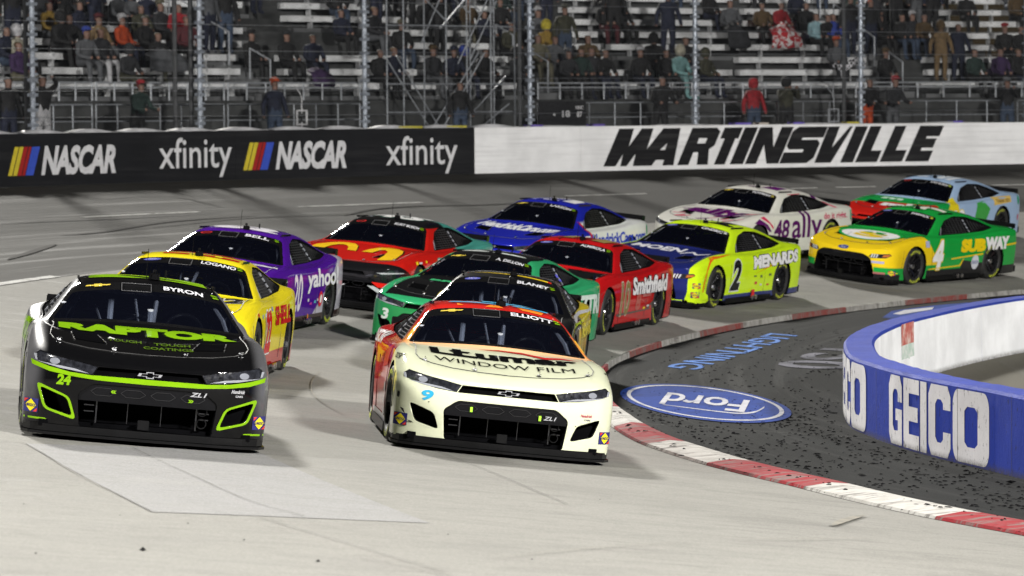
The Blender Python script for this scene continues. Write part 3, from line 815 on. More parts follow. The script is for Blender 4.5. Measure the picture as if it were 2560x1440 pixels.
M_GB = wall_blue('chipped_blue_wall_paint', (.030, .052, .31), (.016, .026, .16)); M_GW = wall_blue('chipped_white_wall_lettering', (.66, .66, .68), (.40, .42, .5)); M_GI = wall_blue('white_inner_wall_paint', (.80, .81, .83), (.62, .62, .62), .70)
gw = empty('inside_wall'); tag(gw, 'low curved concrete wall painted blue with big white capitals, white on its inner side', 'wall')
def gsec(i0, i1):
    mb = MB(); th = .36
    for i in range(i0, i1+1):
        n_ = gn(i); p = GS[i]; e = .002 if i == i0 else (-.002 if i == i1 else 0)
        d = (GS[min(i+1, len(GS)-1)] - GS[max(i-1, 0)]).normalized()*e
        jt = lambda s_: random.Random(i*7+s_).uniform(-.004, .004)
        for dn, z in ((0, -.1), (0, .03), (0, .06), (0.004+jt(1), GH-.03), (.03, GH+jt(2)), (th-.03, GH+jt(3)), (th, GH-.03), (th+.02, -.1)): q = p+n_*dn+d; mb.v.append((q.x, q.y, z))
    k = 8
    for i in range(i1-i0):
        for j in range(k-1): q = i*k+j; mb.f.append((q, q+1, q+k+1, q+k)); mb.m.append(1 if j == 6 else 0)
    mb.f += [tuple(range(k)), tuple(range((i1-i0)*k, (i1-i0)*k+k))]; mb.m += [0, 0]
    mb.build('wall_section', [M_GB, M_GI], gw, recalc=True)
cuts = [0, 10, 20, 30, 38, 50, 60, 72, 84, 96, 108, len(GS)-1]
for a, b in zip(cuts, cuts[1:]): gsec(a, b)
glen = [0.0]
for a, b in zip(GS, GS[1:]): glen.append(glen[-1]+(b-a).length)
def gpoint(s_, z, off=-.006, inner=False):
    i = int(np.searchsorted(glen, s_))-1; i = max(0, min(i, len(GS)-2)); t = (s_-glen[i])/(glen[i+1]-glen[i])
    p = GS[i].lerp(GS[i+1], t); n_ = gn(i).lerp(gn(i+1), t).normalized(); q = p + n_*(off if not inner else .36-off); return Vector((q.x, q.y, z))
def gs_at(px):
    best = min(range(0, 76), key=lambda i: abs(proj((GS[i].x, GS[i].y, .4))[0]-px) + (1e4 if GS[i].y > 41 else 0))
    out = []
    for i in range(max(0, best-2), min(len(GS)-1, best+2)):
        x0, x1 = proj((GS[i].x, GS[i].y, .4))[0], proj((GS[i+1].x, GS[i+1].y, .4))[0]
        if (x0-px)*(x1-px) <= 0: return glen[i]+(glen[i+1]-glen[i])*(px-x0)/(x1-x0)
    return glen[best]
sO, sG = gs_at(2474), gs_at(2224)      # s grows from near right towards the nose
LET = [('G', 0, .165), ('E', .185, .36), ('I', .375, .44), ('C', .46, .67), ('O', .69, 1.0)]
def rounded(poly, r=0.04, n=3):
    out = []; N = len(poly)
    for i in range(N):
        p = Vector(poly[i]); a = Vector(poly[i-1]); b = Vector(poly[(i+1) % N])
        da, db = (a-p), (b-p); ra = min(r, da.length*.45, db.length*.45); A = p+da.normalized()*ra; B = p+db.normalized()*ra
        for k in range(n+1):
            t = k/n; q = A*(1-t)**2 + p*2*t*(1-t) + B*t*t; out.append((q.x, q.y))
    return out
def gglyph(ch, w):
    r = .16
    t, h = .32, .235
    O = [(0, r), (r*.5, .02), (w-r*.5, .02), (w, r), (w, 1-r), (w-r*.5, .98), (r*.5, .98), (0, 1-r)]
    O = rounded(O, .09, 3)
    if ch == 'O': return [(O, [(w*t, h+.06), (w*.40, h), (w*.60, h), (w*(1-t), h+.06), (w*(1-t), 1-h-.06), (w*.60, 1-h), (w*.40, 1-h), (w*t, 1-h-.06)])]
    if ch == 'I': return [[(0, .02), (w, .02), (w, .98), (0, .98)]]
    if ch == 'E': return [[(0, .02), (w, .02), (w, .02+.20), (w*.36, .22), (w*.36, .40), (w*.92, .40), (w*.92, .60), (w*.36, .60), (w*.36, .78), (w, .78), (w, .98), (0, .98)]]
    if ch == 'C': return [[(0, r), (r*.5, .02), (w-r*.5, .02), (w, r), (w, .36), (w*.68, .36), (w*.68, .26), (w*.58, .21), (w*.42, .21), (w*.32, .28), (w*.32, .72), (w*.42, .79), (w*.58, .79), (w*.68, .74), (w*.68, .66), (w, .66), (w, 1-r), (w-r*.5, .98), (r*.5, .98), (0, 1-r)]]
    if ch == 'G': return [[(0, r), (r*.5, .02), (w, .02), (w, .52), (w*.52, .52), (w*.52, .36), (w*.70, .36), (w*.70, .22), (w*.42, .21), (w*.30, .28), (w*.30, .72), (w*.42, .79), (w*.60, .79), (w*.70, .74), (w*.70, .62), (w, .62), (w, 1-r), (w-r*.5, .98), (r*.5, .98), (0, 1-r)]]
def geico(sl, sr):
    polys = []
    L_ = sl - sr
    for ch, a, b in LET:
        w = (b-a)*L_
        for pl in gglyph(ch, w):
            f = lambda lp: [(px+a*L_, py) for px, py in lp]
            polys.append(tuple(f(lp) for lp in pl) if isinstance(pl, tuple) else f(pl))
    V, T = poly_tris(polys)
    decal_mesh('sponsor_lettering', V, T, lambda u, v: gpoint(sl-u, .005+v*.745), M_GW, (.15, 0), False, gw)
geico(sG, sO)
s2 = gs_at(2166); geico(s2+(sG-sO), s2)
geico(sO-1.5, sO-1.5-(sG-sO))
s3 = s2+(sG-sO)+1.6; geico(s3+(sG-sO), s3)
# red and mint patch on the white inner face, dark cracks
def inner_patch(px0, px1, z0, z1, m, name, off=-.006):
    c_ = []
    for px in (px0, px1):
        best = min(range(70, len(GS)), key=lambda i: abs(proj((GS[i]+gn(i)*.36+Vector((0, 0, .4))))[0]-px)); c_.append(glen[best])
    V, T = poly_tris([[(0, 0), (1, 0), (1, 1), (0, 1)]])
    decal_mesh(name, V, T, lambda u, v: gpoint(c_[0]+(c_[1]-c_[0])*u, z0+(z1-z0)*v, off, True), m, (.2, .2), False, gw)
inner_patch(2252, 2290, .02, .77, worn_paint('faded_red_patch', (.45, .12, .10), .5, (.6, .55, .5), 4), 'painted_panel')
inner_patch(2255, 2284, .04, .50, worn_paint('faded_mint_patch', (.35, .50, .42), .8, (.6, .62, .6), 9), 'painted_panel', -.010)
inner_patch(2462, 2465, .0, .5, M_JOINT, 'wall_crack', -.007); inner_patch(2530, 2532, .2, .7, M_JOINT, 'wall_crack', -.007)
for px in (2192, 2530, 2395, 2300):
    s_ = gs_at(px); V, T = poly_tris([[(0, 0), (.008, 0), (.008, 1), (0, 1)]]); decal_mesh('wall_joint', V, T, lambda u, v: gpoint(s_-u, .02+v*.74, -.0075), M_JOINT, None, False, gw)
# infield paving inside the loop
pts = [(p.x, p.y) for p in GS]; inner = [(GS[i]+gn(i)*.2) for i in range(len(GS))]
flat_sheet('infield_paving', [(p.x, p.y) for p in inner] + [(40, 62), (60, 45), (40, 20), (12, 24)], .006, M_INF, 'tan paving behind the low blue wall')
# blue ground marking on the far side of the wall
o = seg_ground_mesh('ground_marking', [[tuple(flat(*q)[:2]) for q in ((2205, 795), (2230, 778), (2330, 765), (2420, 757), (2420, 762), (2340, 775), (2240, 800))]], M_DBLUE, .006, kind='structure')
o = seg_ground_mesh('ground_marking', [[tuple(flat(*q)[:2]) for q in ((2232, 786), (2260, 777), (2335, 769), (2330, 775), (2250, 788))]], M_OWH, .011, kind='structure')

# ------------------------------------------------------------------ rubber marbles
mb = MB(); rg = random.Random(11); cnt = 0
def gx_at(y):
    return float(np.interp(y, [p.y for p in GS[:76]], [p.x for p in GS[:76]])) if y < GS[75].y else float(np.interp(y, [p.y for p in GS[60:]], [p.x for p in GS[60:]]))
while cnt < 2800:
    y = 26 + 32*rg.random()**1.25; x = rg.uniform(1.0, 7.5)
    a = math.atan2(y-CY, x-CX); d = rk(a) - math.hypot(x-CX, y-CY)
    if d < -.12 or x > gx_at(y)-.08: continue
    if d < .5 and rg.random() < .75: continue
    if y > 44 and rg.random() < .75: continue
    if math.sin(x*5.1+y*.9)+math.sin(y*2.3-x*3.7)+math.sin(x*11+y*1.7)*.6 < rg.uniform(-2.2, 1.2): continue
    cnt += 1
    L_ = rg.uniform(.008, .032) * (1.8 if rg.random() < .08 else 1); w_ = L_*rg.uniform(.25, .7); h_ = rg.uniform(.004, .013); th_ = rg.uniform(-.5, .5)+(PI/2 if rg.random() < .2 else 0)
    zb = zs(x, y)+.004 + (.03 if d < .45 else 0) + (.05 if 0 < d < .42 else 0); c_, s_ = math.cos(th_), math.sin(th_)
    P = [(-L_, 0, 0), (-L_*.3, w_, 0), (L_*.6, w_*.7, 0), (L_, -w_*.2, 0), (0, -w_, 0), (-L_*.3, 0, h_), (L_*.4, w_*.2, h_*.8)]
    P = [(x+(a_*c_-b_*s_)*rg.uniform(.75, 1.25), y+(a_*s_+b_*c_)*rg.uniform(.75, 1.25), zb+e_) for a_, b_, e_ in P]
    mb.add(P, [(0, 1, 5), (1, 2, 6, 5), (2, 3, 6), (3, 4, 6), (4, 5, 6), (4, 0, 5)])
o = mb.build('rubber_debris', mat('black_rubber_crumbs', (.004, .004, .0045), .9, spec=.1)); tag(o, 'black rubber crumbs scattered over the dark apron and kerb', 'debris', kind='stuff')
mb = MB()
for px, py, s_ in ((357, 1377, .022), (795, 1405, .012), (610, 1352, .008), (470, 1310, .006), (90, 1385, .008), (1120, 1338, .006), (300, 1290, .005), (1500, 1250, .006), (60, 1262, .006), (1330, 1400, .006)):
    p = surf(px, py); mb.add([(p.x+s_*math.cos(t)*rg.uniform(.6, 1.2), p.y+3*s_*math.sin(t)*rg.uniform(.5, 1.2), p.z+.004) for t in (0, 1.2, 2.4, 3.6, 4.8)] + [(p.x, p.y, p.z+.004+s_*.8)], [(0, 1, 5), (1, 2, 5), (2, 3, 5), (3, 4, 5), (4, 0, 5)])
o = mb.build('rubber_debris', mat('black_rubber_crumbs', (.004, .004, .0045), .9, spec=.1)); tag(o, 'few black rubber crumbs on the pale concrete lane', 'debris', kind='stuff')
# ------------------------------------------------------------------ stock car body
# local frame: x to the car's left, y backwards (y = l - 2.45, l = distance behind the nose), z up
LO = 2.45
TOP = [ # station: list over columns j0..j5 of (w, l, z)
 [(0,.035,.635),(.30,.045,.64),(.56,.075,.655),(.78,.15,.685),(.91,.27,.685),(.965,.40,.655)],
 [(0,.22,.705),(.31,.22,.71),(.60,.25,.725),(.81,.32,.755),(.93,.42,.735),(.982,.53,.675)],
 [(0,.60,.765),(.32,.60,.775),(.66,.61,.79),(.845,.64,.825),(.945,.70,.80),(.99,.76,.70)],
 [(0,1.00,.825),(.33,1.0,.835),(.70,1.0,.85),(.865,1.02,.885),(.955,1.04,.85),(.995,1.06,.735)],
 [(0,1.34,.872),(.34,1.34,.875),(.76,1.34,.875),(.875,1.35,.895),(.955,1.36,.855),(.992,1.37,.74)],
 [(0,1.54,.900),(.34,1.55,.900),(.835,1.59,.893),(.895,1.62,.892),(.955,1.62,.855),(.988,1.62,.74)],
 [(0,1.82,1.065),(.33,1.82,1.062),(.755,1.90,1.048),(.885,1.95,.880),(.955,1.95,.848),(.985,1.95,.745)],
 [(0,2.10,1.238),(.31,2.11,1.234),(.655,2.20,1.208),(.880,2.25,.874),(.955,2.25,.842),(.985,2.25,.75)],
 [(0,2.36,1.302),(.30,2.36,1.297),(.612,2.42,1.258),(.878,2.55,.872),(.955,2.55,.838),(.985,2.55,.755)],
 [(0,2.85,1.318),(.30,2.85,1.312),(.600,2.90,1.268),(.875,3.0,.878),(.962,3.0,.845),(.99,3.0,.765)],
 [(0,3.30,1.290),(.30,3.30,1.284),(.605,3.34,1.240),(.878,3.45,.900),(.978,3.45,.872),(1.0,3.45,.785)],
 [(0,3.68,1.208),(.30,3.68,1.202),(.630,3.72,1.158),(.882,3.85,.938),(.985,3.85,.912),(1.005,3.85,.80)],
 [(0,4.10,1.062),(.31,4.10,1.060),(.680,4.10,1.035),(.885,4.20,.958),(.978,4.20,.928),(1.0,4.20,.80)],
 [(0,4.42,.975),(.32,4.42,.975),(.730,4.42,.965),(.880,4.45,.960),(.955,4.45,.925),(.985,4.45,.79)],
 [(0,4.78,.955),(.32,4.78,.955),(.730,4.77,.952),(.865,4.74,.945),(.925,4.72,.905),(.955,4.68,.78)],
 [(0,4.90,.925),(.32,4.89,.925),(.720,4.87,.92),(.850,4.83,.905),(.905,4.78,.865),(.940,4.74,.76)],
]
SIDE = [(.56, .012), (.40, .010), (.22, .0), (.092, -.006)]   # (z, dw relative to shoulder) rows below the shoulder
FRONTROWS = [(.575, -.01), (.47, -.015), (.32, .0), (.125, .015)]  # (z, dl)
def body_cage():
    NJ, NI, NK = 6, len(TOP), len(SIDE)
    V, F, idx = [], [], {}
    def vid(key, p):
        if key not in idx: idx[key] = len(V); V.append(p)
        return idx[key]
    def top(i, j, s):
        w, l, z = TOP[i][j]
        return vid(('t', i, j, s if j else 1), (w*s, l-LO, z))
    def side(i, k, s):      # k 0 = shoulder
        if k == 0: return top(i, NJ-1, s)
        w, l, z = TOP[i][NJ-1]; zz, dw = SIDE[k-1]
        w2 = w + dw
        if i == 0: w2 = .982 + dw*0.5; l = .385
        if i == NI-1: l -= 0.0
        return vid(('s', i, k, s), (w2*s, l-LO, zz))
    def front(j, k, s):
        if k == 0: return top(0, j, s)
        if j == NJ-1: return side(0, k, s)
        w, l, z = TOP[0][j]; zz, dl = FRONTROWS[k-1]
        zz = zz if k > 1 else .565 + (z-.635)*0.6
        return vid(('f', j, k, s if j else 1), (w*s*(1.0 + .004*k), l+dl-LO, zz))
    def rear(j, k, s):
        if k == 0: return top(NI-1, j, s)
        if j == NJ-1: return side(NI-1, k, s)
        w, l, z = TOP[NI-1][j]; zz = [.70, .50, .32, .20][k-1]
        return vid(('r', j, k, s if j else 1), (w*s, l+.02-LO, zz))
    for s in (1, -1):
        def q(a, b, c, d): F.append((a, b, c, d) if s == 1 else (d, c, b, a))
        for i in range(NI-1):
            for j in range(NJ-1): q(top(i, j, s), top(i, j+1, s), top(i+1, j+1, s), top(i+1, j, s))
            for k in range(NK): q(side(i, k, s), side(i, k+1, s), side(i+1, k+1, s), side(i+1, k, s))
        for j in range(NJ-1):
            for k in range(NK):
                q(front(j, k, s), front(j, k+1, s), front(j+1, k+1, s), front(j+1, k, s))
                q(rear(j, k, s), rear(j+1, k, s), rear(j+1, k+1, s), rear(j, k+1, s))
    return V, F, idx

def make_body_base():
    V, F, idx = body_cage()
    me = bpy.data.meshes.new('cage'); me.from_pydata(V, [], F); me.update()
    bm = bmesh.new(); bm.from_mesh(me)
    lay = bm.edges.layers.float.get('crease_edge') or bm.edges.layers.float.new('crease_edge')
    bm.verts.ensure_lookup_table()
    inv = {v: k for k, v in idx.items()}
    def cr(e, val): e[lay] = val
    for e in bm.edges:
        a, b = inv[e.verts[0].index], inv[e.verts[1].index]
        if a[0] == 't' and b[0] == 't' and a[2] == b[2]:
            i0, i1, j = min(a[1], b[1]), max(a[1], b[1]), a[2]
            if i1 == i0+1:
                if j == 3 and 5 <= i0 <= 11: cr(e, .55)       # belt line
                if j == 2 and 5 <= i0 <= 11: cr(e, .35)       # pillars / roof rail
                if j == 4: cr(e, .25)
        if a[0] == 't' and b[0] == 't' and a[1] == b[1] == 5: cr(e, .6)
        if a[0] == 't' and b[0] == 't' and a[1] == b[1] == 13: cr(e, .3)
        if a[0] == 't' and b[0] == 't' and a[1] == b[1] == 14: cr(e, .5)
        if a[0] == 't' and b[0] == 't' and a[1] == b[1] == 0 and a[2] < 4: cr(e, .45)
    bm.to_mesh(me); bm.free()
    o = bpy.data.objects.new('cage', me); col.objects.link(o)
    md = o.modifiers.new('s', 'SUBSURF'); md.levels = 3; md.render_levels = 3
    dg = bpy.context.evaluated_depsgraph_get()
    out = bpy.data.meshes.new_from_object(o.evaluated_get(dg))
    bpy.data.objects.remove(o)
    return out
BODY0 = make_body_base()
_bm = bmesh.new(); _bm.from_mesh(BODY0); BVH = BVHTree.FromBMesh(_bm); _bm.free()

def inside(pt, poly):
    x, y = pt; c = False; n = len(poly)
    for i in range(n):
        x1, y1 = poly[i]; x2, y2 = poly[(i+1) % n]
        if (y1 > y) != (y2 > y) and x < (x2-x1)*(y-y1)/(y2-y1)+x1: c = not c
    return c
AX = {'f': (0, 2, 1), 's': (1, 2, 0), 't': (0, 1, 2)}      # (u, v, projection axis)
def cut(bm, poly, view, ok):
    """cut the outline into the surface; returns the faces inside"""
    u, v, w = AX[view]
    xs = [p[0] for p in poly]; ys = [p[1] for p in poly]
    x0, x1, y0, y1 = min(xs)-.002, max(xs)+.002, min(ys)-.002, max(ys)+.002
    def cand():
        out = []
        for f in bm.faces:
            c = f.calc_center_median()
            if not ok(c, f.normal): continue
            fx = [q.co[u] for q in f.verts]; fy = [q.co[v] for q in f.verts]
            if max(fx) < x0 or min(fx) > x1 or max(fy) < y0 or min(fy) > y1: continue
            out.append(f)
        return out
    n = len(poly)
    for i in range(n):
        a, b = poly[i], poly[(i+1) % n]
        d = Vector((b[0]-a[0], b[1]-a[1]))
        if d.length < 1e-5: continue
        no = [0, 0, 0]; no[u] = d.y; no[v] = -d.x; co = [0, 0, 0]; co[u] = a[0]; co[v] = a[1]
        # only faces close to this edge
        L = d.length; fs = []
        for f in cand():
            hit = False
            for q in f.verts:
                t = ((q.co[u]-a[0])*d.x + (q.co[v]-a[1])*d.y)/L
                if -0.12 < t < L+0.12: hit = True; break
            if hit: fs.append(f)
        if not fs: continue
        es = {e for f in fs for e in f.edges}; vs = {q for f in fs for q in f.verts}
        bmesh.ops.bisect_plane(bm, geom=list(vs)+list(es)+fs, plane_co=co, plane_no=no, dist=1e-5)
    return [f for f in cand() if inside((f.calc_center_median()[u], f.calc_center_median()[v]), poly)]
def extract(bm, faces, mats, offset=0.0, midx=None):
    """copy faces into a new mesh"""
    me = bpy.data.meshes.new('x'); vm = {}; V, F, MI = [], [], []
    for f in faces:
        r = []
        for q in f.verts:
            if q not in vm: vm[q] = len(V); V.append(q.co + q.normal*offset)
            r.append(vm[q])
        F.append(r); MI.append(midx(f) if midx else 0)
    me.from_pydata(V, [], F)
    for m in mats: me.materials.append(m)
    me.polygons.foreach_set('material_index', MI); me.polygons.foreach_set('use_smooth', [True]*len(F)); me.update(); return me
def recess(bm, faces, vec, mi):
    if not faces: return
    r = bmesh.ops.extrude_face_region(bm, geom=faces)
    nv = [g for g in r['geom'] if isinstance(g, bmesh.types.BMVert)]; nf = [g for g in r['geom'] if isinstance(g, bmesh.types.BMFace)]
    old = set(faces)
    wall = {f for q in nv for f in q.link_faces}
    bmesh.ops.translate(bm, verts=nv, vec=vec)
    bmesh.ops.delete(bm, geom=[f for f in old if f.is_valid], context='FACES_ONLY')
    for f in wall:
        if f.is_valid: f.material_index = mi
    for f in nf:
        if f.is_valid: f.material_index = mi
def mir(poly): return [(-x, y) for x, y in poly]
def rounded(poly, r=0.04, n=3):
    out = []; N = len(poly)
    for i in range(N):
        p = Vector(poly[i]); a = Vector(poly[i-1]); b = Vector(poly[(i+1) % N])
        da, db = (a-p), (b-p); ra = min(r, da.length*.45, db.length*.45); A = p+da.normalized()*ra; B = p+db.normalized()*ra
        for k in range(n+1):
            t = k/n; q = A*(1-t)**2 + p*2*t*(1-t) + B*t*t; out.append((q.x, q.y))
    return out

# ---- shared materials
M_BLK = mat('satin_black_composite', (0.006, 0.006, 0.0065), 0.5, coat=0.35, spec=0)
M_MBLK = mat('matt_black_duct', (0.003, 0.003, 0.0035), 0.8, spec=0)
M_MESH = mat('dark_grille_mesh', (0.006, 0.006, 0.007), 0.5, spec=0, coat=.3)
M_TYRE = mat('tyre_rubber', (0.020, 0.020, 0.020), 0.62, vs=20)
M_RIM = mat('black_forged_wheel', (0.022, 0.022, 0.025), 0.25, 0.6, coat=0.5)
M_CHR = mat('bright_metal', (0.62, 0.62, 0.64), 0.22, 1.0)
M_TYEL = mat('tyre_yellow_print', (0.62, 0.70, 0.05), 0.6)
M_LAMP = mat('headlight_glass', (0.018, 0.019, 0.024), 0.15, coat=0.8, var=0.6, vs=18)
M_INT = mat('dark_interior_grey', (0.030, 0.034, 0.046), 0.5)
M_TUBE = mat('grey_cage_tube', (0.30, 0.31, 0.34), 0.3, coat=0.4)
M_PAD = mat('light_grey_padding', (0.30, 0.32, 0.36), 0.5)
M_NET = mat('black_window_net', (0.020, 0.020, 0.022), 0.8)
def glass_mat():
    m, nt, p = new_mat('tinted_polycarbonate'); nt.nodes.remove(p)
    out = [n for n in nt.nodes if n.type == 'OUTPUT_MATERIAL'][0]
    t = nt.nodes.new('ShaderNodeBsdfTransparent'); t.inputs[0].default_value = (0.62, 0.66, 0.74, 1)
    g = nt.nodes.new('ShaderNodeBsdfGlossy'); g.inputs['Roughness'].default_value = 0.03; g.inputs[0].default_value = (0.9, 0.92, 1, 1)
    d = nt.nodes.new('ShaderNodeBsdfDiffuse'); d.inputs[0].default_value = (0.012, 0.014, 0.028, 1)
    f = nt.nodes.new('ShaderNodeFresnel'); f.inputs[0].default_value = 1.45
    m1 = nt.nodes.new('ShaderNodeMixShader'); m1.inputs[0].default_value = 0.16; nt.links.new(t.outputs[0], m1.inputs[1]); nt.links.new(d.outputs[0], m1.inputs[2])
    m2 = nt.nodes.new('ShaderNodeMixShader'); nt.links.new(f.outputs[0], m2.inputs[0]); nt.links.new(m1.outputs[0], m2.inputs[1]); nt.links.new(g.outputs[0], m2.inputs[2])
    nt.links.new(m2.outputs[0], out.inputs[0]); return m
M_GLASS = glass_mat()

# ---- outlines (front view: x, z; top view: x, y; side view: y, z)
def L(l): return l - LO
WS_OUT = rounded([(-.838, L(1.60)), (.838, L(1.60)), (.632, L(2.215)), (-.632, L(2.215))], .05)
WS_IN = rounded([(-.79, L(1.635)), (.79, L(1.635)), (.637, L(2.06)), (-.637, L(2.06))], .04)
RW_OUT = rounded([(-.53, L(3.48)), (.53, L(3.48)), (.62, L(4.28)), (-.62, L(4.28))], .06)
SW_OUT = rounded([(L(1.95), .895), (L(2.14), 1.02), (L(2.40), 1.15), (L(2.80), 1.215), (L(3.25), 1.192), (L(3.62), 1.11), (L(3.98), .985), (L(3.55), .928), (L(2.8), .900)], .05)
FRONTS = {
 'camaro': dict(
   lamp=[(.885, .70), (.93, .665), (.925, .63), (.80, .592), (.64, .562), (.46, .545), (.42, .612), (.55, .638), (.72, .665)],
   slot=[(-.452, .545), (.452, .545), (.412, .612), (-.412, .612)],
   grille=rounded([(-.44, .475), (.44, .475), (.56, .385), (.53, .118), (-.53, .118), (-.56, .385)], .03),
   vent=rounded([(.86, .42), (.64, .345), (.585, .20), (.80, .255)], .035)),
 'mustang': dict(
   lamp=[(.90, .605), (.93, .575), (.86, .52), (.60, .50), (.56, .53), (.60, .575)],
   slot=None,
   grille=rounded([(-.44, .57), (.44, .57), (.60, .50), (.68, .20), (.66, .13), (-.66, .13), (-.68, .20), (-.60, .50)], .06),
   vent=None),
 'camry': dict(
   lamp=[(.90, .665), (.93, .63), (.88, .585), (.62, .545), (.45, .535), (.50, .565), (.70, .62)],
   slot=[(-.45, .555), (.45, .555), (.42, .60), (-.42, .60)],
   grille=rounded([(-.60, .505), (.60, .505), (.80, .20), (.78, .135), (-.78, .135), (-.80, .20)], .04),
   vent=None)}
WHEELS = [1.03, 3.82]
BODIES = {}
def make_body(kind):
    sp = FRONTS[kind]; bm = bmesh.new(); bm.from_mesh(BODY0)
    for f in bm.faces: f.smooth = True
    parts = {}
    okf = lambda c, n: n.y < -0.15 and c.y < -1.75
    # glass
    for nm, po, pi, ok in (('windshield', WS_OUT, WS_IN, lambda c, n: -1.0 < c.y < -.1 and n.z > .2 and abs(c.x) < .9),):
        fs = cut(bm, po, 't', ok); cut(bm, pi, 't', ok)
        fs = [f for f in bm.faces if ok(f.calc_center_median(), f.normal) and inside(f.calc_center_median()[:2], po)]
        parts[nm] = extract(bm, fs, [M_GLASS, M_BLK], 0.0, lambda f: 0 if inside(f.calc_center_median()[:2], pi) else 1)
        bmesh.ops.delete(bm, geom=fs, context='FACES')
    ok = lambda c, n: c.y > .8 and n.z > .2
    fs = cut(bm, RW_OUT, 't', ok); parts['rear_window'] = extract(bm, fs, [M_GLASS]); bmesh.ops.delete(bm, geom=fs, context='FACES')
    for s in (1, -1):
        ok = (lambda s: lambda c, n: c.x*s > .5 and n.x*s > .3 and c.z > .86)(s)
        fs = cut(bm, SW_OUT, 's', ok)
        parts[('side_window', s)] = extract(bm, fs, [M_BLK], -0.012)
        # the driver opening carries a net, the quarter window a louvred panel: both are separate parts later
        bmesh.ops.delete(bm, geom=fs, context='FACES')
    # wheel arches
    for l in WHEELS:
        for s in (1, -1):
            ok = (lambda s: lambda c, n: c.x*s > .62 and n.x*s > .2)(s)
            po = [(L(l) + .395*math.cos(2*PI*i/22), .335 + .405*math.sin(2*PI*i/22)) for i in range(22)]
            fs = cut(bm, po, 's', ok); fs = [f for f in fs if f.is_valid]
            r = bmesh.ops.extrude_face_region(bm, geom=fs)
            nv = [g for g in r['geom'] if isinstance(g, bmesh.types.BMVert)]
            walls = {f for q in nv for f in q.link_faces}
            bmesh.ops.translate(bm, verts=nv, vec=(-s*.10, 0, 0))
            dele = [g for g in r['geom'] if isinstance(g, bmesh.types.BMFace)] + [f for f in fs if f.is_valid]
            bmesh.ops.delete(bm, geom=dele, context='FACES')
            for f in walls:
                if f.is_valid: f.material_index = 1; f.smooth = False
    # front openings
    ring = []
    for s in (1, -1):
        mm = (lambda p: p) if s == 1 else mir
        if sp['vent']:
            po = mm(sp['vent']); fs = cut(bm, po, 'f', okf); recess(bm, fs, (0, .12, 0), 2)
        po = mm(sp['lamp']); fs = cut(bm, po, 'f', lambda c, n: okf(c, n) or (c.y < -1.8 and c.z < .74 and n.y < -.05))
        parts[('headlight', s)] = extract(bm, fs, [M_LAMP], -0.006); recess(bm, fs, (0, .03, 0), 2)
    if sp['slot']: fs = cut(bm, sp['slot'], 'f', okf); recess(bm, fs, (0, .05, 0), 2)
    cut(bm, sp['grille'], 'f', okf); zt = .335 if kind == 'camaro' else .44
    cut(bm, [(-.9, zt), (.9, zt), (.9, .75), (-.9, .75)], 'f', okf)
    fs = [f for f in bm.faces if okf(f.calc_center_median(), f.normal) and inside((f.calc_center_median().x, f.calc_center_median().z), sp['grille'])]
    parts['grille'] = extract(bm, [f for f in fs if f.calc_center_median().z > zt], [M_MESH], -0.014); recess(bm, fs, (0, .26, 0), 2)
    # black panels: below .155 all round
    for f in bm.faces:
        if f.material_index == 0 and f.calc_center_median().z < .112: f.material_index = 1
    me = bpy.data.meshes.new('car_body_'+kind); [me.materials.append(q) for q in (M_BLK, M_BLK, M_MBLK)]; bm.to_mesh(me); bm.free(); me.update()
    # hide shading seams of cut n-gons
    return me, parts
for k in FRONTS: BODIES[k] = make_body(k)

# ---- wheels, shared meshes
def wheel_meshes():
    t = MB(); t.lathe([(-.155, .225), (-.160, .30), (-.150, .335), (-.125, .349), (.125, .349), (.150, .335), (.160, .30), (.155, .235), (.10, .228), (-.155, .225)], n=40)
    tyre = t.mesh('tyre', M_TYRE, True)
    r = MB(); r.lathe([(-.14, .230), (.148, .236), (.150, .215), (.085, .200), (.04, .196), (-.10, .19), (-.10, .02)], n=40)
    for i in range(10):
        a = 2*PI*i/10
        for da in (-.10, .10):
            p = [Vector((.055, .05*math.cos(a+da*1.0), .05*math.sin(a+da*1.0))), Vector((.115, .212*math.cos(a+da*.8), .212*math.sin(a+da*.8)))]
            r.bar(p[0], p[1], .014, 5, 0, .011)
    rim = r.mesh('rim', M_RIM, False)
    n = MB(); n.lathe([(.05, .062), (.10, .058), (.125, .045), (.135, .0)], n=14)
    nut = n.mesh('hub_nut', M_CHR, False)
    V, T, w = text2d('GOODYEAR', .03)
    return tyre, rim, nut
TYRE, RIM, NUT = wheel_meshes()
def ring_text_mesh():
    objs = []
    V, T, w = text2d('GOODYEAR', .02)
    for k in range(2):
        def mp(u, v, k=k):
            a = PI*k + PI/2 - (u/w-.5)*1.25; r = .268 + v*.042; return (.1615, -r*math.cos(a), r*math.sin(a))
        o = decal_mesh('t', V, T, mp, M_TYEL, None, False); objs.append(o)
    me = objs[0].data; bm = bmesh.new(); bm.from_mesh(objs[0].data); bm.from_mesh(objs[1].data); bm.to_mesh(me); bm.free()
    for o in objs: bpy.data.objects.remove(o)
    return me
TXT = ring_text_mesh()

def side_hit(s, y, z, off=0.003):
    h = BVH.ray_cast(Vector((2.0*s, y, z)), Vector((-s, 0, 0)))
    return None if h[0] is None else h[0] + h[1]*(off if h[1].x*s > 0 else -off)
def top_hit(x, y, off=0.003):
    h = BVH.ray_cast(Vector((x, y, 2.5)), Vector((0, 0, -1)))
    return None if h[0] is None else h[0] + h[1]*(off if h[1].z > 0 else -off)
def front_hit(x, z, off=0.003):
    h = BVH.ray_cast(Vector((x, -4, z)), Vector((0, 1, 0)))
    return None if h[0] is None else h[0] + h[1]*(off if h[1].y < 0 else -off)

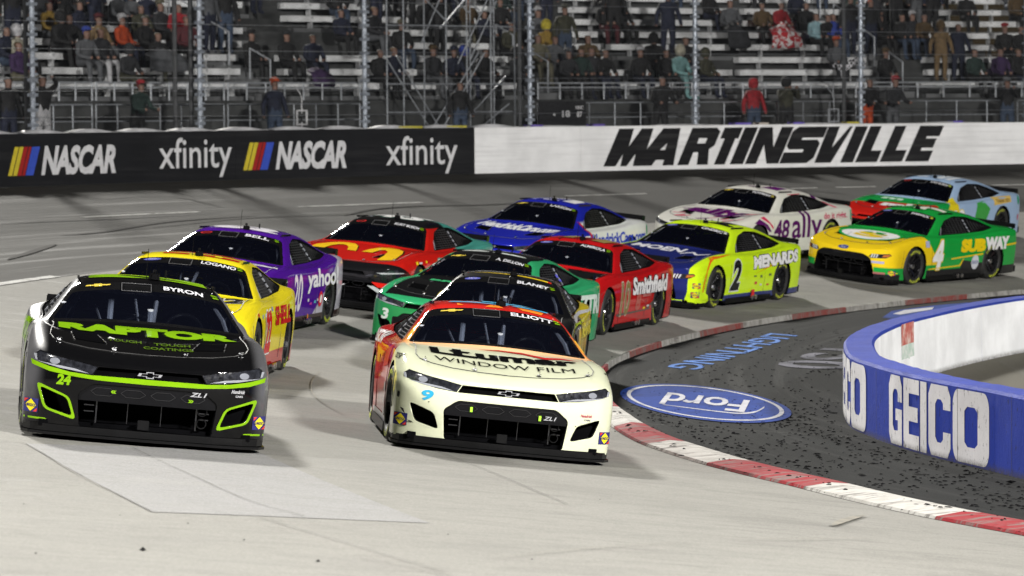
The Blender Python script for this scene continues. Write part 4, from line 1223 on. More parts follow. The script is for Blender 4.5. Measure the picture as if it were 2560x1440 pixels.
# ---- livery paint: base colour plus half-space zones in car coordinates
def paint(name, base, zones=(), rough=0.28, metal=0.0, coat=0.8, var=0.06, dirt=0.25, mzone=0.0):
    m, nt, p = new_mat(name)
    tc = nt.nodes.new('ShaderNodeTexCoord'); vec = tc.outputs['Object']
    nz = noise(nt, vec, 1.6, 5, 0.6)
    cur = base; mf = None
    for colr, halves in zones:
        f = None
        for h in halves:
            nx, ny, nzz, d = h[:4]; soft = h[4] if len(h) > 4 else 0.004; absx = len(h) > 5 and h[5]
            v = vec
            if absx:
                va = nt.nodes.new('ShaderNodeVectorMath'); va.operation = 'ABSOLUTE'; nt.links.new(vec, va.inputs[0])
                sx = nt.nodes.new('ShaderNodeSeparateXYZ'); nt.links.new(va.outputs[0], sx.inputs[0])
                sy = nt.nodes.new('ShaderNodeSeparateXYZ'); nt.links.new(vec, sy.inputs[0])
                cb = nt.nodes.new('ShaderNodeCombineXYZ'); nt.links.new(sx.outputs[0], cb.inputs[0]); nt.links.new(sy.outputs[1], cb.inputs[1]); nt.links.new(sy.outputs[2], cb.inputs[2]); v = cb.outputs[0]
            dp = nt.nodes.new('ShaderNodeVectorMath'); dp.operation = 'DOT_PRODUCT'; nt.links.new(v, dp.inputs[0]); dp.inputs[1].default_value = (nx, ny, nzz)
            g = ramp(nt, dp.outputs['Value'], d-soft, d+soft)
            f = g if f is None else mathn(nt, 'MULTIPLY', f, g)
        cur = mixc(nt, f, cur, colr)
        mf = f if mf is None else mathn(nt, 'ADD', mf, f, True)
    hs = nt.nodes.new('ShaderNodeHueSaturation')
    if isinstance(cur, tuple): hs.inputs['Color'].default_value = c4(cur)
    else: nt.links.new(cur, hs.inputs['Color'])
    nt.links.new(ramp(nt, nz, .3, .7, 1-var, 1+var), hs.inputs['Value'])
    # road grime low on the flanks and rubber streaks
    sx = nt.nodes.new('ShaderNodeSeparateXYZ'); nt.links.new(vec, sx.inputs[0])
    low = ramp(nt, sx.outputs[2], 0.16, 0.75, 1, 0)
    gr = ramp(nt, noise(nt, coords(nt, scale=(3, 1.2, 6)), 2.2, 8, 0.7), 0.40, 0.75)
    fac = mathn(nt, 'MULTIPLY', mathn(nt, 'MULTIPLY', low, gr), dirt*.8)
    cc = mixc(nt, fac, hs.outputs[0], (0.03, 0.027, 0.023))
    nt.links.new(cc, p.inputs['Base Color'])
    nt.links.new(mathn(nt, 'ADD', ramp(nt, noise(nt, vec, 14, 4), .3, .7, rough+.12, rough+.2), mathn(nt, 'MULTIPLY', fac, 0.4)), p.inputs['Roughness'])
    p.inputs['Specular IOR Level'].default_value = 0.0; p.inputs['Metallic'].default_value = metal; p.inputs['Coat Weight'].default_value = coat; p.inputs['Coat Roughness'].default_value = 0.045
    if mzone: nt.links.new(mathn(nt, 'MULTIPLY', mf, mzone), p.inputs['Metallic'])
    b = nt.nodes.new('ShaderNodeBump'); b.inputs['Strength'].default_value = 0.012; b.inputs['Distance'].default_value = 0.01
    nt.links.new(noise(nt, vec, 3.5, 3), b.inputs['Height']); nt.links.new(b.outputs[0], p.inputs['Normal']); nt.links.new(b.outputs[0], p.inputs['Coat Normal'])
    return m

def ink(c, rough=0.4, coat=0.3):
    k = 'print_%02x%02x%02x' % tuple(int(min(1, x)*255) for x in c)
    return mat(k, c, .6, var=0.05, coat=.4, spec=0)
WHITE = (0.75, 0.75, 0.75); BLACK = (0.01, 0.01, 0.01); YEL = (0.75, 0.62, 0.02); RED = (0.55, 0.015, 0.015)

class Car:
    def __init__(s, kind, pos, hd, label, paintm, group='stock cars racing through the corner'):
        s.root = empty('stock_car'); tag(s.root, label, 'race car', group)
        x, y = pos
        e = 0.3; gx = (zs(x+e, y)-zs(x-e, y))/(2*e); gy = (zs(x, y+e)-zs(x, y-e))/(2*e)
        n = Vector((-gx, -gy, 1)).normalized(); f = Vector((math.sin(hd), -math.cos(hd), 0)); f = (f - n*f.dot(n)).normalized(); lft = n.cross(f)
        M = Matrix((( lft.x, -f.x, n.x, x), (lft.y, -f.y, n.y, y), (lft.z, -f.z, n.z, zs(x, y)), (0, 0, 0, 1)))
        s.root.matrix_world = M
        me, parts = BODIES[kind]; s.kind = kind
        me2 = me.copy(); me2.materials[0] = paintm
        s.body = link('body', me2, s.root)
        link('windshield', parts['windshield'], s.root); link('rear_window', parts['rear_window'], s.root)
        link('grille', parts['grille'], s.root)
        for sd in (1, -1):
            link('headlight', parts[('headlight', sd)], s.root)
            link('side_window', parts[('side_window', sd)], s.root)
        s.fixtures(paintm)
        for l in WHEELS:
            for sd in (1, -1):
                w = bpy.data.objects.new('wheel', TYRE_EMPTY); col.objects.link(w); w.parent = s.root
                w.location = (sd*.835, L(l), .349); w.rotation_euler = (random.uniform(0, 6), 0, 0 if sd > 0 else PI)
                if l < 2 and sd: w.rotation_euler[2] += random.uniform(-.02, .06)
                for nm, mm in (('rim', RIM), ('hub_nut', NUT), ('tyre_lettering', TXT)):
                    o_ = link(nm, mm, w)
                    if nm == 'tyre_lettering': o_['kind'] = 'stuff'
    def fixtures(s, pm):
        r = s.root
        for nm, me in FIX:
            if nm in ('bonnet_vent', 'vent_edge') and pm.name.startswith('cream'): continue
            o = link(nm, me, r)
            if nm in ('panel_gap', 'frame_screws', 'window_net', 'quarter_decals', 'quarter_louvre', 'grille_relief', 'grille_frame', 'roof_aerial', 'roll_cage', 'rear_spoiler', 'underbody', 'seat', 'steering_wheel', 'dashboard', 'header_box_frame'): o['kind'] = 'stuff'
    # ---- graphics
    def _map(s, view, off):
        off = off*1.2
        if view == 'left': return lambda u, v: side_hit(1, L(u), v, off)
        if view == 'right': return lambda u, v: side_hit(-1, L(-u), v, off)
        if view == 'top': return lambda u, v: top_hit(u, L(v), off)
        if view == 'front': return lambda u, v: front_hit(u, v, off)
    def shape(s, name, view, polys, c, off=.003, cell=.045):
        V, T = poly_tris(polys); o = decal_mesh(name, V, T, s._map(view, off), ink(c) if isinstance(c, tuple) else c, cell, parent=s.root)
        if o and len(polys) > 1: o['kind'] = 'stuff'
        return o
    def text(s, name, view, txt, u0, v0, h, w, c, bold=.02, shear=0.0, off=.004, rot=0.0, cell=.045, flip=False):
        V, T, tw = text2d(txt, bold, shear); V = V.copy(); V[:, 0] *= w/tw; V[:, 1] *= h
        if flip: V = -V
        if rot:
            c_, s_ = math.cos(rot), math.sin(rot); V = np.stack([V[:, 0]*c_-V[:, 1]*s_, V[:, 0]*s_+V[:, 1]*c_], -1)
        V[:, 0] += u0; V[:, 1] += v0
        return decal_mesh(name, V, T, s._map(view, off), ink(c), cell, parent=s.root)
    def outlined(s, name, view, txt, u0, v0, h, w, c, edge, bold=.02, shear=0.0, ew=.05, **k):
        s.text(name+'_outline', view, txt, u0-ew*h*.5, v0-ew*h*.5, h*(1+ew), w+ew*h, edge, bold+ew*.6, shear, off=.003, **k)
        return s.text(name, view, txt, u0, v0, h, w, c, bold, shear, off=.006, **k)
TYRE_EMPTY = TYRE
# ---- fixtures shared by all cars
def fix_meshes():
    F = []
    b = MB()   # splitter
    pts = [(-.985, L(.62)), (-.985, L(.36)), (-.93, L(.22)), (-.80, L(.11)), (-.55, L(.045)), (0, L(.005)), (.55, L(.045)), (.80, L(.11)), (.93, L(.22)), (.985, L(.36)), (.985, L(.62))]
    n = len(pts); b.add([(x, y, z) for z in (.040, .062) for x, y in pts], [tuple(range(n-1, -1, -1)), tuple(range(n, 2*n))] + [(i, (i+1) % n, n+(i+1) % n, n+i) for i in range(n)])
    q_ = [(x*.985, y+.035) for x, y in pts]; b.add([(x, y, z) for z in (.066, .122) for x, y in q_], [tuple(range(n-1, -1, -1)), tuple(range(n, 2*n))] + [(i, (i+1) % n, n+(i+1) % n, n+i) for i in range(n)])
    F.append(('splitter', b.mesh('splitter', M_BLK)))
    b = MB(); b.box((0, L(2.45), .13), (1.30, 4.4, .05)); b.box((0, L(2.42), .13), (1.84, 1.95, .05)); b.box((0, L(1.03), .36), (1.28, .8, .42)); b.box((0, L(3.82), .36), (1.28, .8, .42)); b.box((0, L(.42), .13), (1.7, .5, .05)); b.box((0, L(4.55), .16), (1.7, .5, .05)); b.box((0, L(4.88), .3), (1.6, .03, .4))
    F.append(('underbody', b.mesh('underbody', M_MBLK)))
    b = MB()   # side skirts
    for sd in (1, -1):
        b = MB(); b.box((sd*.975, L(2.43), .10), (.05, 1.92, .09)); F.append(('side_skirt', b.mesh('side_skirt', M_BLK)))
        b = MB(); b.box((sd*.90, L(4.55), .16), (.05, .55, .12)); F.append(('rear_skirt', b.mesh('rear_skirt', M_BLK)))
    b = MB()   # rear spoiler blade
    b.box((0, L(4.84), .99), (1.62, .012, .085), Matrix.Rotation(R(-18), 3, 'X'))
    for x in (-.6, -.2, .2, .6): b.bar((x, L(4.84), .96), (x, L(4.90), .93), .01, 4)
    for sd in (1, -1): b.box((sd*.81, L(4.80), .98), (.012, .12, .08))
    F.append(('rear_spoiler', b.mesh('rear_spoiler', M_BLK)))
    b = MB()   # roof camera and aerials
    b.lathe([(0, .05), (.045, .045), (.055, .0)], axis='Z', n=12, c=(.06, L(2.42), 1.298)); b.bar((.06, L(2.42), 1.33), (.06, L(2.42), 1.365), .010, 6); b.bar((-.01, L(2.36), 1.29), (-.01, L(2.36), 1.56), .0035, 4)
    b.box((.06, L(2.40), 1.372), (.025, .04, .022)); b.bar((.17, L(2.7), 1.31), (.17, L(2.7), 1.38), .010, 5)
    F.append(('roof_aerial', b.mesh('roof_aerial', M_BLK)))
    b = MB()   # roof strake fins beside the windscreen header
    for sd in (1, -1): b = MB(); b.box((sd*.585, L(2.60), 1.262), (.010, .50, .026), Matrix.Rotation(R(-1.0), 3, 'X')); F.append(('roof_strake', b.mesh('roof_strake', M_BLK)))
    b = MB()   # bonnet pins
    for x, l in ((-.74, .50), (-.29, .40), (.29, .40), (.74, .50)):
        b = MB(); q = top_hit(x, L(l)); b.lathe([(0, .022), (.008, .020), (.012, .0)], axis='Z', n=8, c=tuple(q)); b.bar(q, q+Vector((0, -.02, .035)), .006, 5); b.bar(q+Vector((-.02, 0, .012)), q+Vector((.02, .01, .02)), .004, 4)
        F.append(('bonnet_pin', b.mesh('bonnet_pin', M_CHR)))
    # bonnet louvres: recessed dark openings with bright edges
    for sd in (1, -1):
        V, T = poly_tris([[(sd*.36, L(.62)), (sd*.60, L(.66)), (sd*.63, L(.92)), (sd*.42, L(.92))]])
        o = decal_mesh('bonnet_vent', V, T, lambda x, y: top_hit(x, y, .004), M_MBLK, .08); F.append(('bonnet_vent', o.data)); bpy.data.objects.remove(o)
        b = MB()
        for xa, xb in ((.35, .42), (.61, .64)):
            b = MB(); b.bar(top_hit(sd*xa, L(.62), .005), top_hit(sd*xb, L(.93), .005), .005, 4); F.append(('vent_edge', b.mesh('vent_edge', M_CHR)))
    # panel gap between bonnet and wings
    M_GAP = mat('panel_gap', (.01, .01, .01), .7)
    g = MB()
    def gap(pts):
        P = [top_hit(x, L(l), .0035) for x, l in pts]
        for a, c in zip(P, P[1:]): g.bar(a, c, .004, 3)
    for sd in (1, -1):
        gap([(sd*x, l) for x, l in ((0, .33), (.25, .335), (.5, .37), (.68, .44), (.78, .54), (.81, .7), (.80, .95), (.785, 1.2), (.78, 1.45), (.79, 1.56))])
        P = [side_hit(sd, L(l), z, .003) for l, z in ((1.62, .86), (1.60, .7), (1.60, .5), (1.62, .3), (1.64, .16))]
        for a, c in zip(P, P[1:]): g.bar(a, c, .003, 3)
        P = [side_hit(sd, L(l), z, .003) for l, z in ((3.05, .90), (3.06, .7), (3.06, .4), (3.04, .2))]
        for a, c in zip(P, P[1:]): g.bar(a, c, .003, 3)
        P = [side_hit(sd, L(l), z, .003) for l, z in ((.62, .66), (.60, .52), (.57, .34))]
        for a, c in zip(P, P[1:]): g.bar(a, c, .003, 3)
    F.append(('panel_gap', g.mesh('panel_gap', M_GAP)))
    # windscreen centre bar, header box, wiper-less frame screws
    b = MB()
    def bx(u0, u1, l0, l1, th=.004):
        c = [top_hit(u0, L(l0), .012), top_hit(u1, L(l0), .012), top_hit(u1, L(l1), .012), top_hit(u0, L(l1), .012)]
        for a, d in zip(c, c[1:]+c[:1]): b.bar(a, d, th, 4)
    bx(-.22, .03, 2.03, 2.17)
    F.append(('header_box_frame', b.mesh('header_box_frame', mat('dark_grey_trim', (.05, .05, .055), .4))))
    b = MB()
    for i in range(13):
        for l in (1.615, 2.205):
            x = (-.78+.13*i)*(1 if l < 2 else .76); q = top_hit(x, L(l), .002); b.lathe([(0, .006), (.003, .0)], axis='Z', n=5, c=tuple(q))
    for sd in (1, -1):
        for k in range(6):
            t = (k+.5)/6; q = top_hit(sd*(.815-.195*t), L(1.63+.57*t), .002); b.lathe([(0, .006), (.003, .0)], axis='Z', n=5, c=tuple(q))
    F.append(('frame_screws', b.mesh('frame_screws', M_CHR)))
    # grille furniture, set back in the opening
    b = MB(); yb = L(.13)
    for x0, x1, z in ((-.44, .44, .345), (-.50, -.42, .30), (-.50, -.42, .25), (.42, .50, .30), (.42, .50, .25)): b.bar((x0, yb, z), (x1, yb, z), .006, 4)
    for x in (-.40, .40): b.bar((x, yb, .16), (x, yb, .345), .008, 4)
    for x in (-.15, .12): b.bar((x, yb+.02, .17), (x, yb+.02, .34), .004, 4)
    hexm = MB()
    for cx_ in (-.36, -.12, .12, .36):
        hx = [(cx_-.10, .415), (cx_-.055, .385), (cx_+.055, .385), (cx_+.10, .415), (cx_+.055, .445), (cx_-.055, .445)]
        for p_, q_ in zip(hx, hx[1:]+hx[:1]):
            A_, B_ = front_hit(p_[0], p_[1], -.012), front_hit(q_[0], q_[1], -.012)
            hexm.bar(A_, B_, .0035, 4)
    F.append(('grille_relief', hexm.mesh('grille_relief', mat('gloss_black_trim', (.010, .010, .012), .12, coat=.6))))
    F.append(('grille_frame', b.mesh('grille_frame', mat('gloss_black_trim', (.010, .010, .012), .12, coat=.6))))
    b = MB(); b.box((-.02, L(.06), .175), (.09, .06, .075)); F.append(('tow_box', b.mesh('tow_box', M_BLK)))
    for z_ in (.32, .22):
        b = MB(); n_ = 16; pr_ = [(.445+.038*math.cos(2*PI*i/n_), yb-.02, z_+.038*math.sin(2*PI*i/n_)) for i in range(n_+1)]; b.tube(pr_, .006, 4); F.append(('duct_ring', b.mesh('duct_ring', M_BLK)))
    # interior
    b = MB(); b.box((0, L(1.72), .80), (1.50, .30, .16)); b.box((0, L(2.9), .45), (1.6, 2.2, .5)); b.box((0, L(3.9), .80), (1.3, .9, .3))
    F.append(('dashboard', b.mesh('dashboard', M_INT)))
    b = MB()
    for sd in (1, -1):
        b.tube([(sd*.74, L(1.72), .80), (sd*.66, L(1.95), 1.0), (sd*.54, L(2.30), 1.17), (sd*.52, L(2.95), 1.19), (sd*.60, L(3.5), .98), (sd*.62, L(3.9), .8)], .022, 6)
        b.bar((sd*.56, L(2.95), 1.17), (sd*.68, L(2.95), .6), .02); b.bar((sd*.10, L(2.32), 1.18), (sd*.05, L(1.75), .86), .02 if sd > 0 else .012)
    b.bar((-.54, L(2.32), 1.175), (.54, L(2.32), 1.175), .022); b.bar((-.53, L(2.95), 1.19), (.53, L(2.95), 1.19), .022); b.bar((-.6, L(2.95), .75), (.5, L(2.95), 1.15), .02); b.bar((.6, L(2.95), .75), (-.1, L(2.95), .8), .02)
    b.bar((-.6, L(1.9), .9), (-.15, L(2.4), .75), .018); b.bar((-.35, L(1.8), .85), (-.45, L(2.6), 1.1), .012)
    F.append(('roll_cage', b.mesh('roll_cage', M_TUBE)))
    for x, l, z in ((.03, 1.80, .97), (.70, 1.95, .95), (-.70, 1.92, .97), (-.30, 2.2, 1.02)): b = MB(); b.lathe([(-.09, .0), (-.085, .028), (.085, .028), (.09, .0)], axis='Z', n=8, c=(x, L(l), z)); F.append(('padding', b.mesh('padding', M_PAD)))
    b = MB(); b.box((.34, L(2.75), .80), (.46, .12, .62)); b.box((.34, L(2.6), 1.02), (.36, .30, .05)); b.box((.15, L(2.66), .98), (.05, .26, .22)); b.box((.53, L(2.66), .98), (.05, .26, .22))
    F.append(('seat', b.mesh('seat', mat('seat_shell', (.03, .03, .035), .4, coat=.4))))
    b = MB(); n = 18; c = Vector((.34, L(2.12), .87)); u = Vector((1, 0, 0)); w = Vector((0, .35, .94)).normalized()
    pr = [c + u*math.cos(2*PI*i/n)*.165 + w*math.sin(2*PI*i/n)*.165 for i in range(n+1)]; b.tube(pr, .014, 5); b.bar(pr[0], pr[9], .012); b.bar(c, pr[13], .012); b.bar(c, c+Vector((0, -.35, -.05)), .02)
    F.append(('steering_wheel', b.mesh('steering_wheel', M_BLK)))
    # window net straps, brackets of the quarter panel
    for sd in (1, -1):
        b = MB()
        def sw(y, z, o=.0): 
            t = min(max((z-.88)/(1.225-.88), 0), 1); return Vector((sd*(.864-.252*t+o), y, z))
        for i in range(9):
            z = .918 + .031*i; y0 = L(2.10 + 1.2*(z-.918)); b.bar(sw(y0, z), sw(L(3.02), z), .0055, 4)
        for i in range(6):
            y = L(2.42+.115*i); b.bar(sw(y, .91), sw(y, 1.185), .006, 4)
        F.append(('window_net', b.mesh('window_net', M_NET)))
        b = MB(); b.bar(sw(L(2.06), .905, .004), sw(L(2.20), 1.03, .004), .012, 4)
        for i in range(4): b.bar(sw(L(3.06+.012*i), 1.145-.06*i, .01), sw(L(3.09+.012*i), 1.11-.06*i, .01), .012, 4)
        F.append(('quarter_decals', b.mesh('quarter_decals', mat('pale_contingency_stickers', (.22, .23, .26), .5, var=.7, vs=30))))
        b = MB()
        for i in range(7):
            yy = L(3.26+.095*i); z0 = .925+.004*i; z1 = 1.135-.022*i
            b.bar(sw(yy, z0+.01, .006), sw(yy-.03, z1, .006), .008, 4)
        F.append(('quarter_louvre', b.mesh('quarter_louvre', M_NET)))
    # skirt fittings: exhaust and jack peg
    for l_ in (2.55, 2.70): b = MB(); b.bar((1.0, L(l_), .12), (1.03, L(l_), .12), .04, 10); F.append(('exhaust_pipe', b.mesh('exhaust_pipe', M_CHR)))
    return F
FIX = fix_meshes()
FIT = {'24': (-3.286, 31.515, .134), '9': (-.313, 34.643, .086), '22': (-3.763, 41.606, -.060), '20': (-3.857, 50.484, -.186), '45': (-1.969, 57.218, -.310),
 '3': (-.385, 51.131, -.307), '12': (-.19, 45.7, -.075), '5': (.605, 65.231, -.437), '10': (.906, 56.632, -.317), '2': (3.189, 63.328, -.478),
 '48': (4.752, 72.477, -.605), '4': (7.694, 70.542, -.677), '18': (8.894, 77.787, -.604)}
GOLD = (.55, .42, .06); GREEN = (.17, .34, .006); FBLUE = (.03, .05, .22)
def bowtie(cx, cy, w, h, k=1.0):
    P = [(-.30, .5), (.30, .5), (.30, .22), (1, .22), (.86, -.22), (.30, -.22), (.30, -.5), (-.30, -.5), (-.30, -.22), (-1, -.22), (-.86, .22), (-.30, .22)]
    return [(cx+x*w/2*k, cy+y*h*k) for x, y in P]
def ell(cx, cy, a, b, n=20): return [(cx+a*math.cos(2*PI*i/n), cy+b*math.sin(2*PI*i/n)) for i in range(n)]
def rect(x0, y0, x1, y1): return [(x0, y0), (x1, y0), (x1, y1), (x0, y1)]
def common(c, name, maker, corner=GREEN, fuel=((.86, .20, .97, .31),)):
    c.text('name_lettering', 'top', name, .135, 2.082, .072, .40 if len(name) > 5 else .34, (.62, .62, .66), .03, off=.012)
    c.shape('banner_mark', 'top', [[(.545, 2.14), (.60, 2.15), (.595, 2.165), (.54, 2.16)], [(.56, 2.10), (.612, 2.115), (.607, 2.132), (.556, 2.122)]], corner, .012)
    if maker == 'chevrolet':
        c.shape('maker_emblem', 'top', [bowtie(-.42, 2.125, .22, .05)], GOLD, .012)
        c.shape('nose_emblem', 'front', [(bowtie(0, .578, .20, .052), bowtie(0, .578, .20, .052, .74))], (.28, .28, .30), .004)
    elif maker == 'ford':
        c.shape('maker_emblem', 'top', [ell(-.42, 2.125, .10, .028)], (.10, .11, .40), .012); c.text('maker_lettering', 'top', 'Ford', -.47, 2.108, .03, .10, (.5, .5, .6), .0, .3, off=.016)
        c.shape('nose_emblem', 'front', [ell(0, .635, .115, .030)], FBLUE, .006); c.text('nose_lettering', 'front', 'Ford', -.055, .618, .035, .11, (.5, .5, .6), .0, .3, off=.010)
    else:
        c.shape('maker_emblem', 'top', [(ell(-.42, 2.125, .085, .03), ell(-.42, 2.125, .062, .018))], (.5, .03, .03), .012)
    for x0, z0, x1, z1 in fuel:
        for sd in (1, -1):
            a, b = sorted((x0*sd, x1*sd)); mx, mz = (a+b)/2, (z0+z1)/2
            c.shape('fuel_sticker', 'front', [rect(a, z0, b, z1)], (.03, .03, .14), .005); c.shape('fuel_diamond', 'front', [[(mx-.045, mz), (mx, mz-.05), (mx+.045, mz), (mx, mz+.05)]], YEL, .008)
            c.shape('fuel_arrow', 'front', [[(b-.035, z0+.005), (b-.005, z0+.035), (b-.005, z0+.005)], [(a+.005, z1-.005), (a+.035, z1-.005), (a+.005, z1-.035)]], (.55, .04, .03), .008)
            c.text('fuel_lettering', 'front', 'SUNOCO', a+.008, mz-.012, .024, (b-a)-.016, (.03, .03, .12), .03, off=.011)
    # small parts of the headlamps
    if c.kind == 'camaro':
        for sd in (1, -1):
            c.shape('lamp_lens', 'front', [ell(sd*.76, .628, .040, .026, 12)], (.20, .21, .24), .002)
            c.shape('lamp_blade', 'front', [[(sd*.90, .615), (sd*.72, .577), (sd*.48, .553), (sd*.60, .583)][::sd], [(sd*.928, .668), (sd*.915, .628), (sd*.895, .62), (sd*.905, .67)][::sd]], (.26, .27, .30), .004)
    if c.kind == 'mustang':
        for sd in (1, -1):
            c.shape('lamp_bar', 'front', [[(sd*(.60+.045*i), .515), (sd*(.622+.045*i), .515), (sd*(.648+.045*i), .585), (sd*(.626+.045*i), .585)][::sd] for i in range(3)], (.55, .56, .60), .006)
            c.shape('lamp_amber', 'front', [[(sd*.80, .535), (sd*.89, .55), (sd*.915, .59), (sd*.82, .58)][::sd]], (.45, .14, .03), .006)
def number(c, txt, u0, w, z0, h, fill, edge, shear=.15, bold=.05, ew=.10, only=None):
    for view in ('left', 'right'):
        if only and view != only: continue
        uu = u0 if view == 'left' else -(u0+w)
        if edge: c.text('number_outline', view, txt, uu-ew*h*.4, z0-ew*h*.4, h*(1+ew*.8), w+ew*h*.8, edge, bold+.035, shear, off=.003)
        c.text('door_number', view, txt, uu, z0, h, w, fill, bold, shear, off=.006)
def sponsor(c, txt, u0, w, z0, h, fill, edge=None, bold=.03, shear=.0, rot=0.0, name='sponsor_lettering'):
    for view in ('left', 'right'):
        uu = u0 if view == 'left' else -(u0+w)
        rr = rot if view == 'left' else -rot
        if edge: c.text(name+'_outline', view, txt, uu-.01, z0-.012, h+.024, w+.02, edge, bold+.06, shear, off=.003, rot=rr)
        c.text(name, view, txt, uu, z0, h, w, fill, bold, shear, off=.006, rot=rr)
def smalls(c, seed, u0=1.5, u1=3.3, z0=.28, n=6, cols=((.6, .6, .6), (.5, .05, .05), (.1, .1, .12))):
    r = random.Random(seed)
    for view in ('left', 'right'):
        P = {}
        for i in range(n):
            u = u0+(u1-u0)*(i+.5)/n + r.uniform(-.05, .05); z = z0+r.uniform(-.02, .05); w = r.uniform(.07, .13); h = r.uniform(.025, .05); k = cols[i % len(cols)]
            if view == 'right': u = -u
            P.setdefault(k, []).append(rect(u-w/2, z, u+w/2, z+h))
        for k, pl in P.items(): c.shape('small_sticker', view, pl, k, .004)

# black and lime car
c = Car('camaro', FIT['24'][:2], FIT['24'][2], 'black stock car with lime trim and a green 24 on its nose', paint('black_pearl_painted_sheen', (.0035, .0035, .004), [((.14, .14, .15), [(1, 0, 0, .88, .07, True), (0, 0, 1, .30, .25), (0, 1, 0, -2.25, .15)]), ((.16, .16, .17), [(1, 0, .68, 1.435, .012, True), (0, 0, 1, .89, .02)])], .22, .0, .5, dirt=.08, mzone=.4))  # both grey zones paint the reflected lamp streak onto wings and pillars
common(c, 'BYRON', 'chevrolet')
band = [(.945, .625), (.935, .585), (.80, .545), (.62, .520), (.40, .505), (0, .500), (-.40, .505), (-.62, .520), (-.80, .545), (-.935, .585), (-.945, .625), (-.91, .612), (-.80, .582), (-.64, .553), (-.46, .540), (-.40, .542), (0, .542), (.40, .542), (.46, .540), (.64, .553), (.80, .582), (.91, .612)]
c.shape('nose_stripe', 'front', [band], GREEN, .005, .05)
vent = FRONTS['camaro']['vent']; cxv, czv = sum(p[0] for p in vent)/len(vent), sum(p[1] for p in vent)/len(vent)
vo = [(cxv+(x-cxv)*1.22, czv+(z-czv)*1.28) for x, z in vent]
for sd in (1, -1): c.shape('vent_surround', 'front', [([(sd*x, z) for x, z in vo], [(sd*x, z) for x, z in vent])], GREEN, .006)
c.text('nose_number', 'front', '24', -.735, .445, .085, .115, GREEN, .05, .12)
c.shape('lip_stripe', 'front', [[(sd*.99, .150), (sd*.78, .150), (sd*.80, .165), (sd*.99, .165)] for sd in (1, -1)], GREEN)
c.outlined('bonnet_lettering', 'top', 'RAPTOR', -.74, 1.08, .44, 1.48, GREEN, (.012, .02, .006), .075, 0)
for x0, x1, l in ((-.34, -.06, .76), (.04, .34, .74), (-.05, .36, .56)):
    c.text('bonnet_small_lettering', 'top', 'TOUGH' if l > .6 else 'COATINGS', x0, l, .11, x1-x0, (.06, .11, .008), .03)
c.shape('bonnet_triangle', 'top', [[(-.34, .84), (-.26, .84), (-.32, .94)]], WHITE)
c.text('roof_number', 'top', '24', .50, 2.47, 1.0, .60, GREEN, .05, off=.005, rot=PI/2, flip=False)
c.shape('roof_band', 'top', [[(-.50, 2.40), (-.12, 2.40), (.05, 2.46), (-.50, 2.46)], [(.10, 2.40), (.52, 2.36), (.50, 2.44), (.12, 2.46)]], GREEN, .006)
c.text('model_lettering', 'front', 'ZL1', .33, .435, .035, .14, (.35, .35, .37), .02, .3, off=.003)
for sd, t in ((-1, '«'), (1, '»')): c.text('tow_arrow', 'front', t, -.30 if sd < 0 else .32, .41 if sd < 0 else .385, .025, .045, GREEN, .03, off=.003)
c.text('team_lettering', 'front', 'Hendrick', .665, .485, .03, .11, (.45, .45, .47), .02, .3); c.text('team_lettering', 'front', 'CARS', .70, .455, .016, .06, (.40, .40, .42), .03)
number(c, '24', 1.62, .62, .28, .50, GREEN, None); sponsor(c, 'RAPTOR', 2.6, 1.5, .66, .20, GREEN)
BYRON = c

# cream and red car
PM = paint('cream_to_red', (.60, .62, .45), [((.72, .27, .07), [(0, 1, 0, -.90, .16), (0, 0, 1, .80, .06)]), ((.50, .016, .012), [(0, 1, 0, -.46, .14), (0, 0, 1, .90, .1)]), ((.42, .010, .012), [(0, 1, 0, -1.15, .05), (0, 0, -1, -.86, .03), (1, 0, 0, .90, .02, True)]), ((.42, .010, .012), [(0, 1, 0, .6, .05)])], .24, 0, .9, dirt=.2)
c = Car('camaro', FIT['9'][:2], FIT['9'][2], 'cream nosed stock car with red roof and a blue 9 on its nose', PM)
common(c, 'ELLIOTT', 'chevrolet')
c.text('nose_number', 'front', '9', -.76, .445, .095, .105, (.03, .30, .50), .035, .12); 
c.text('bonnet_lettering', 'top', 'LLumar', -.66, .94, .40, 1.36, (.004, .004, .004), .045, 0, off=.006)
c.text('bonnet_small_lettering', 'top', 'WINDOW FILM', -.64, .60, .20, 1.28, (.004, .004, .004), -.004, 0, off=.006)
c.shape('bonnet_swoosh', 'top', [[(-.20, 1.46), (0, 1.53), (.22, 1.51), (.42, 1.36), (.58, 1.42), (.76, 1.30), (.58, 1.33), (.42, 1.24), (.22, 1.42), (0, 1.47)]], (.40, .02, .02), .005)
c.text('roof_number', 'top', '9', -.48, 3.55, .92, 1.0, (.05, .30, .50), .06, off=.008, rot=-PI/2)
c.text('roof_number_edge', 'top', '9', -.50, 3.60, .96, 1.06, (.6, .6, .6), .085, off=.005, rot=-PI/2)
c.shape('roof_shape', 'top', [[(-.36, 2.30), (-.30, 2.30), (-.36, 2.42)], [(-.1, 2.28), (.08, 2.28), (.02, 2.46), (-.04, 2.40)], [(.26, 2.29), (.44, 2.26), (.50, 2.50), (.20, 2.46)]], (.72, .20, .02), .004)
c.shape('roof_shape', 'top', [[(-.44, 2.44), (.12, 2.40), (.14, 2.46), (-.40, 2.52)], [(.16, 2.42), (.50, 2.38), (.52, 2.47), (.22, 2.50)]], (.05, .30, .50), .010)
for sd in (1, -1):
    c.shape('pillar_shape', 'top', [[(sd*.80, 1.75), (sd*.84, 1.78), (sd*.76, 1.98), (sd*.73, 1.95)][::sd]], (.78, .42, .05), .004)
for x in (-.315, .30): c.shape('tape_mark', 'front', [rect(x-.011, .385 if x < 0 else .365, x+.011, .43 if x < 0 else .41)], (.35, .70, .05), .004)
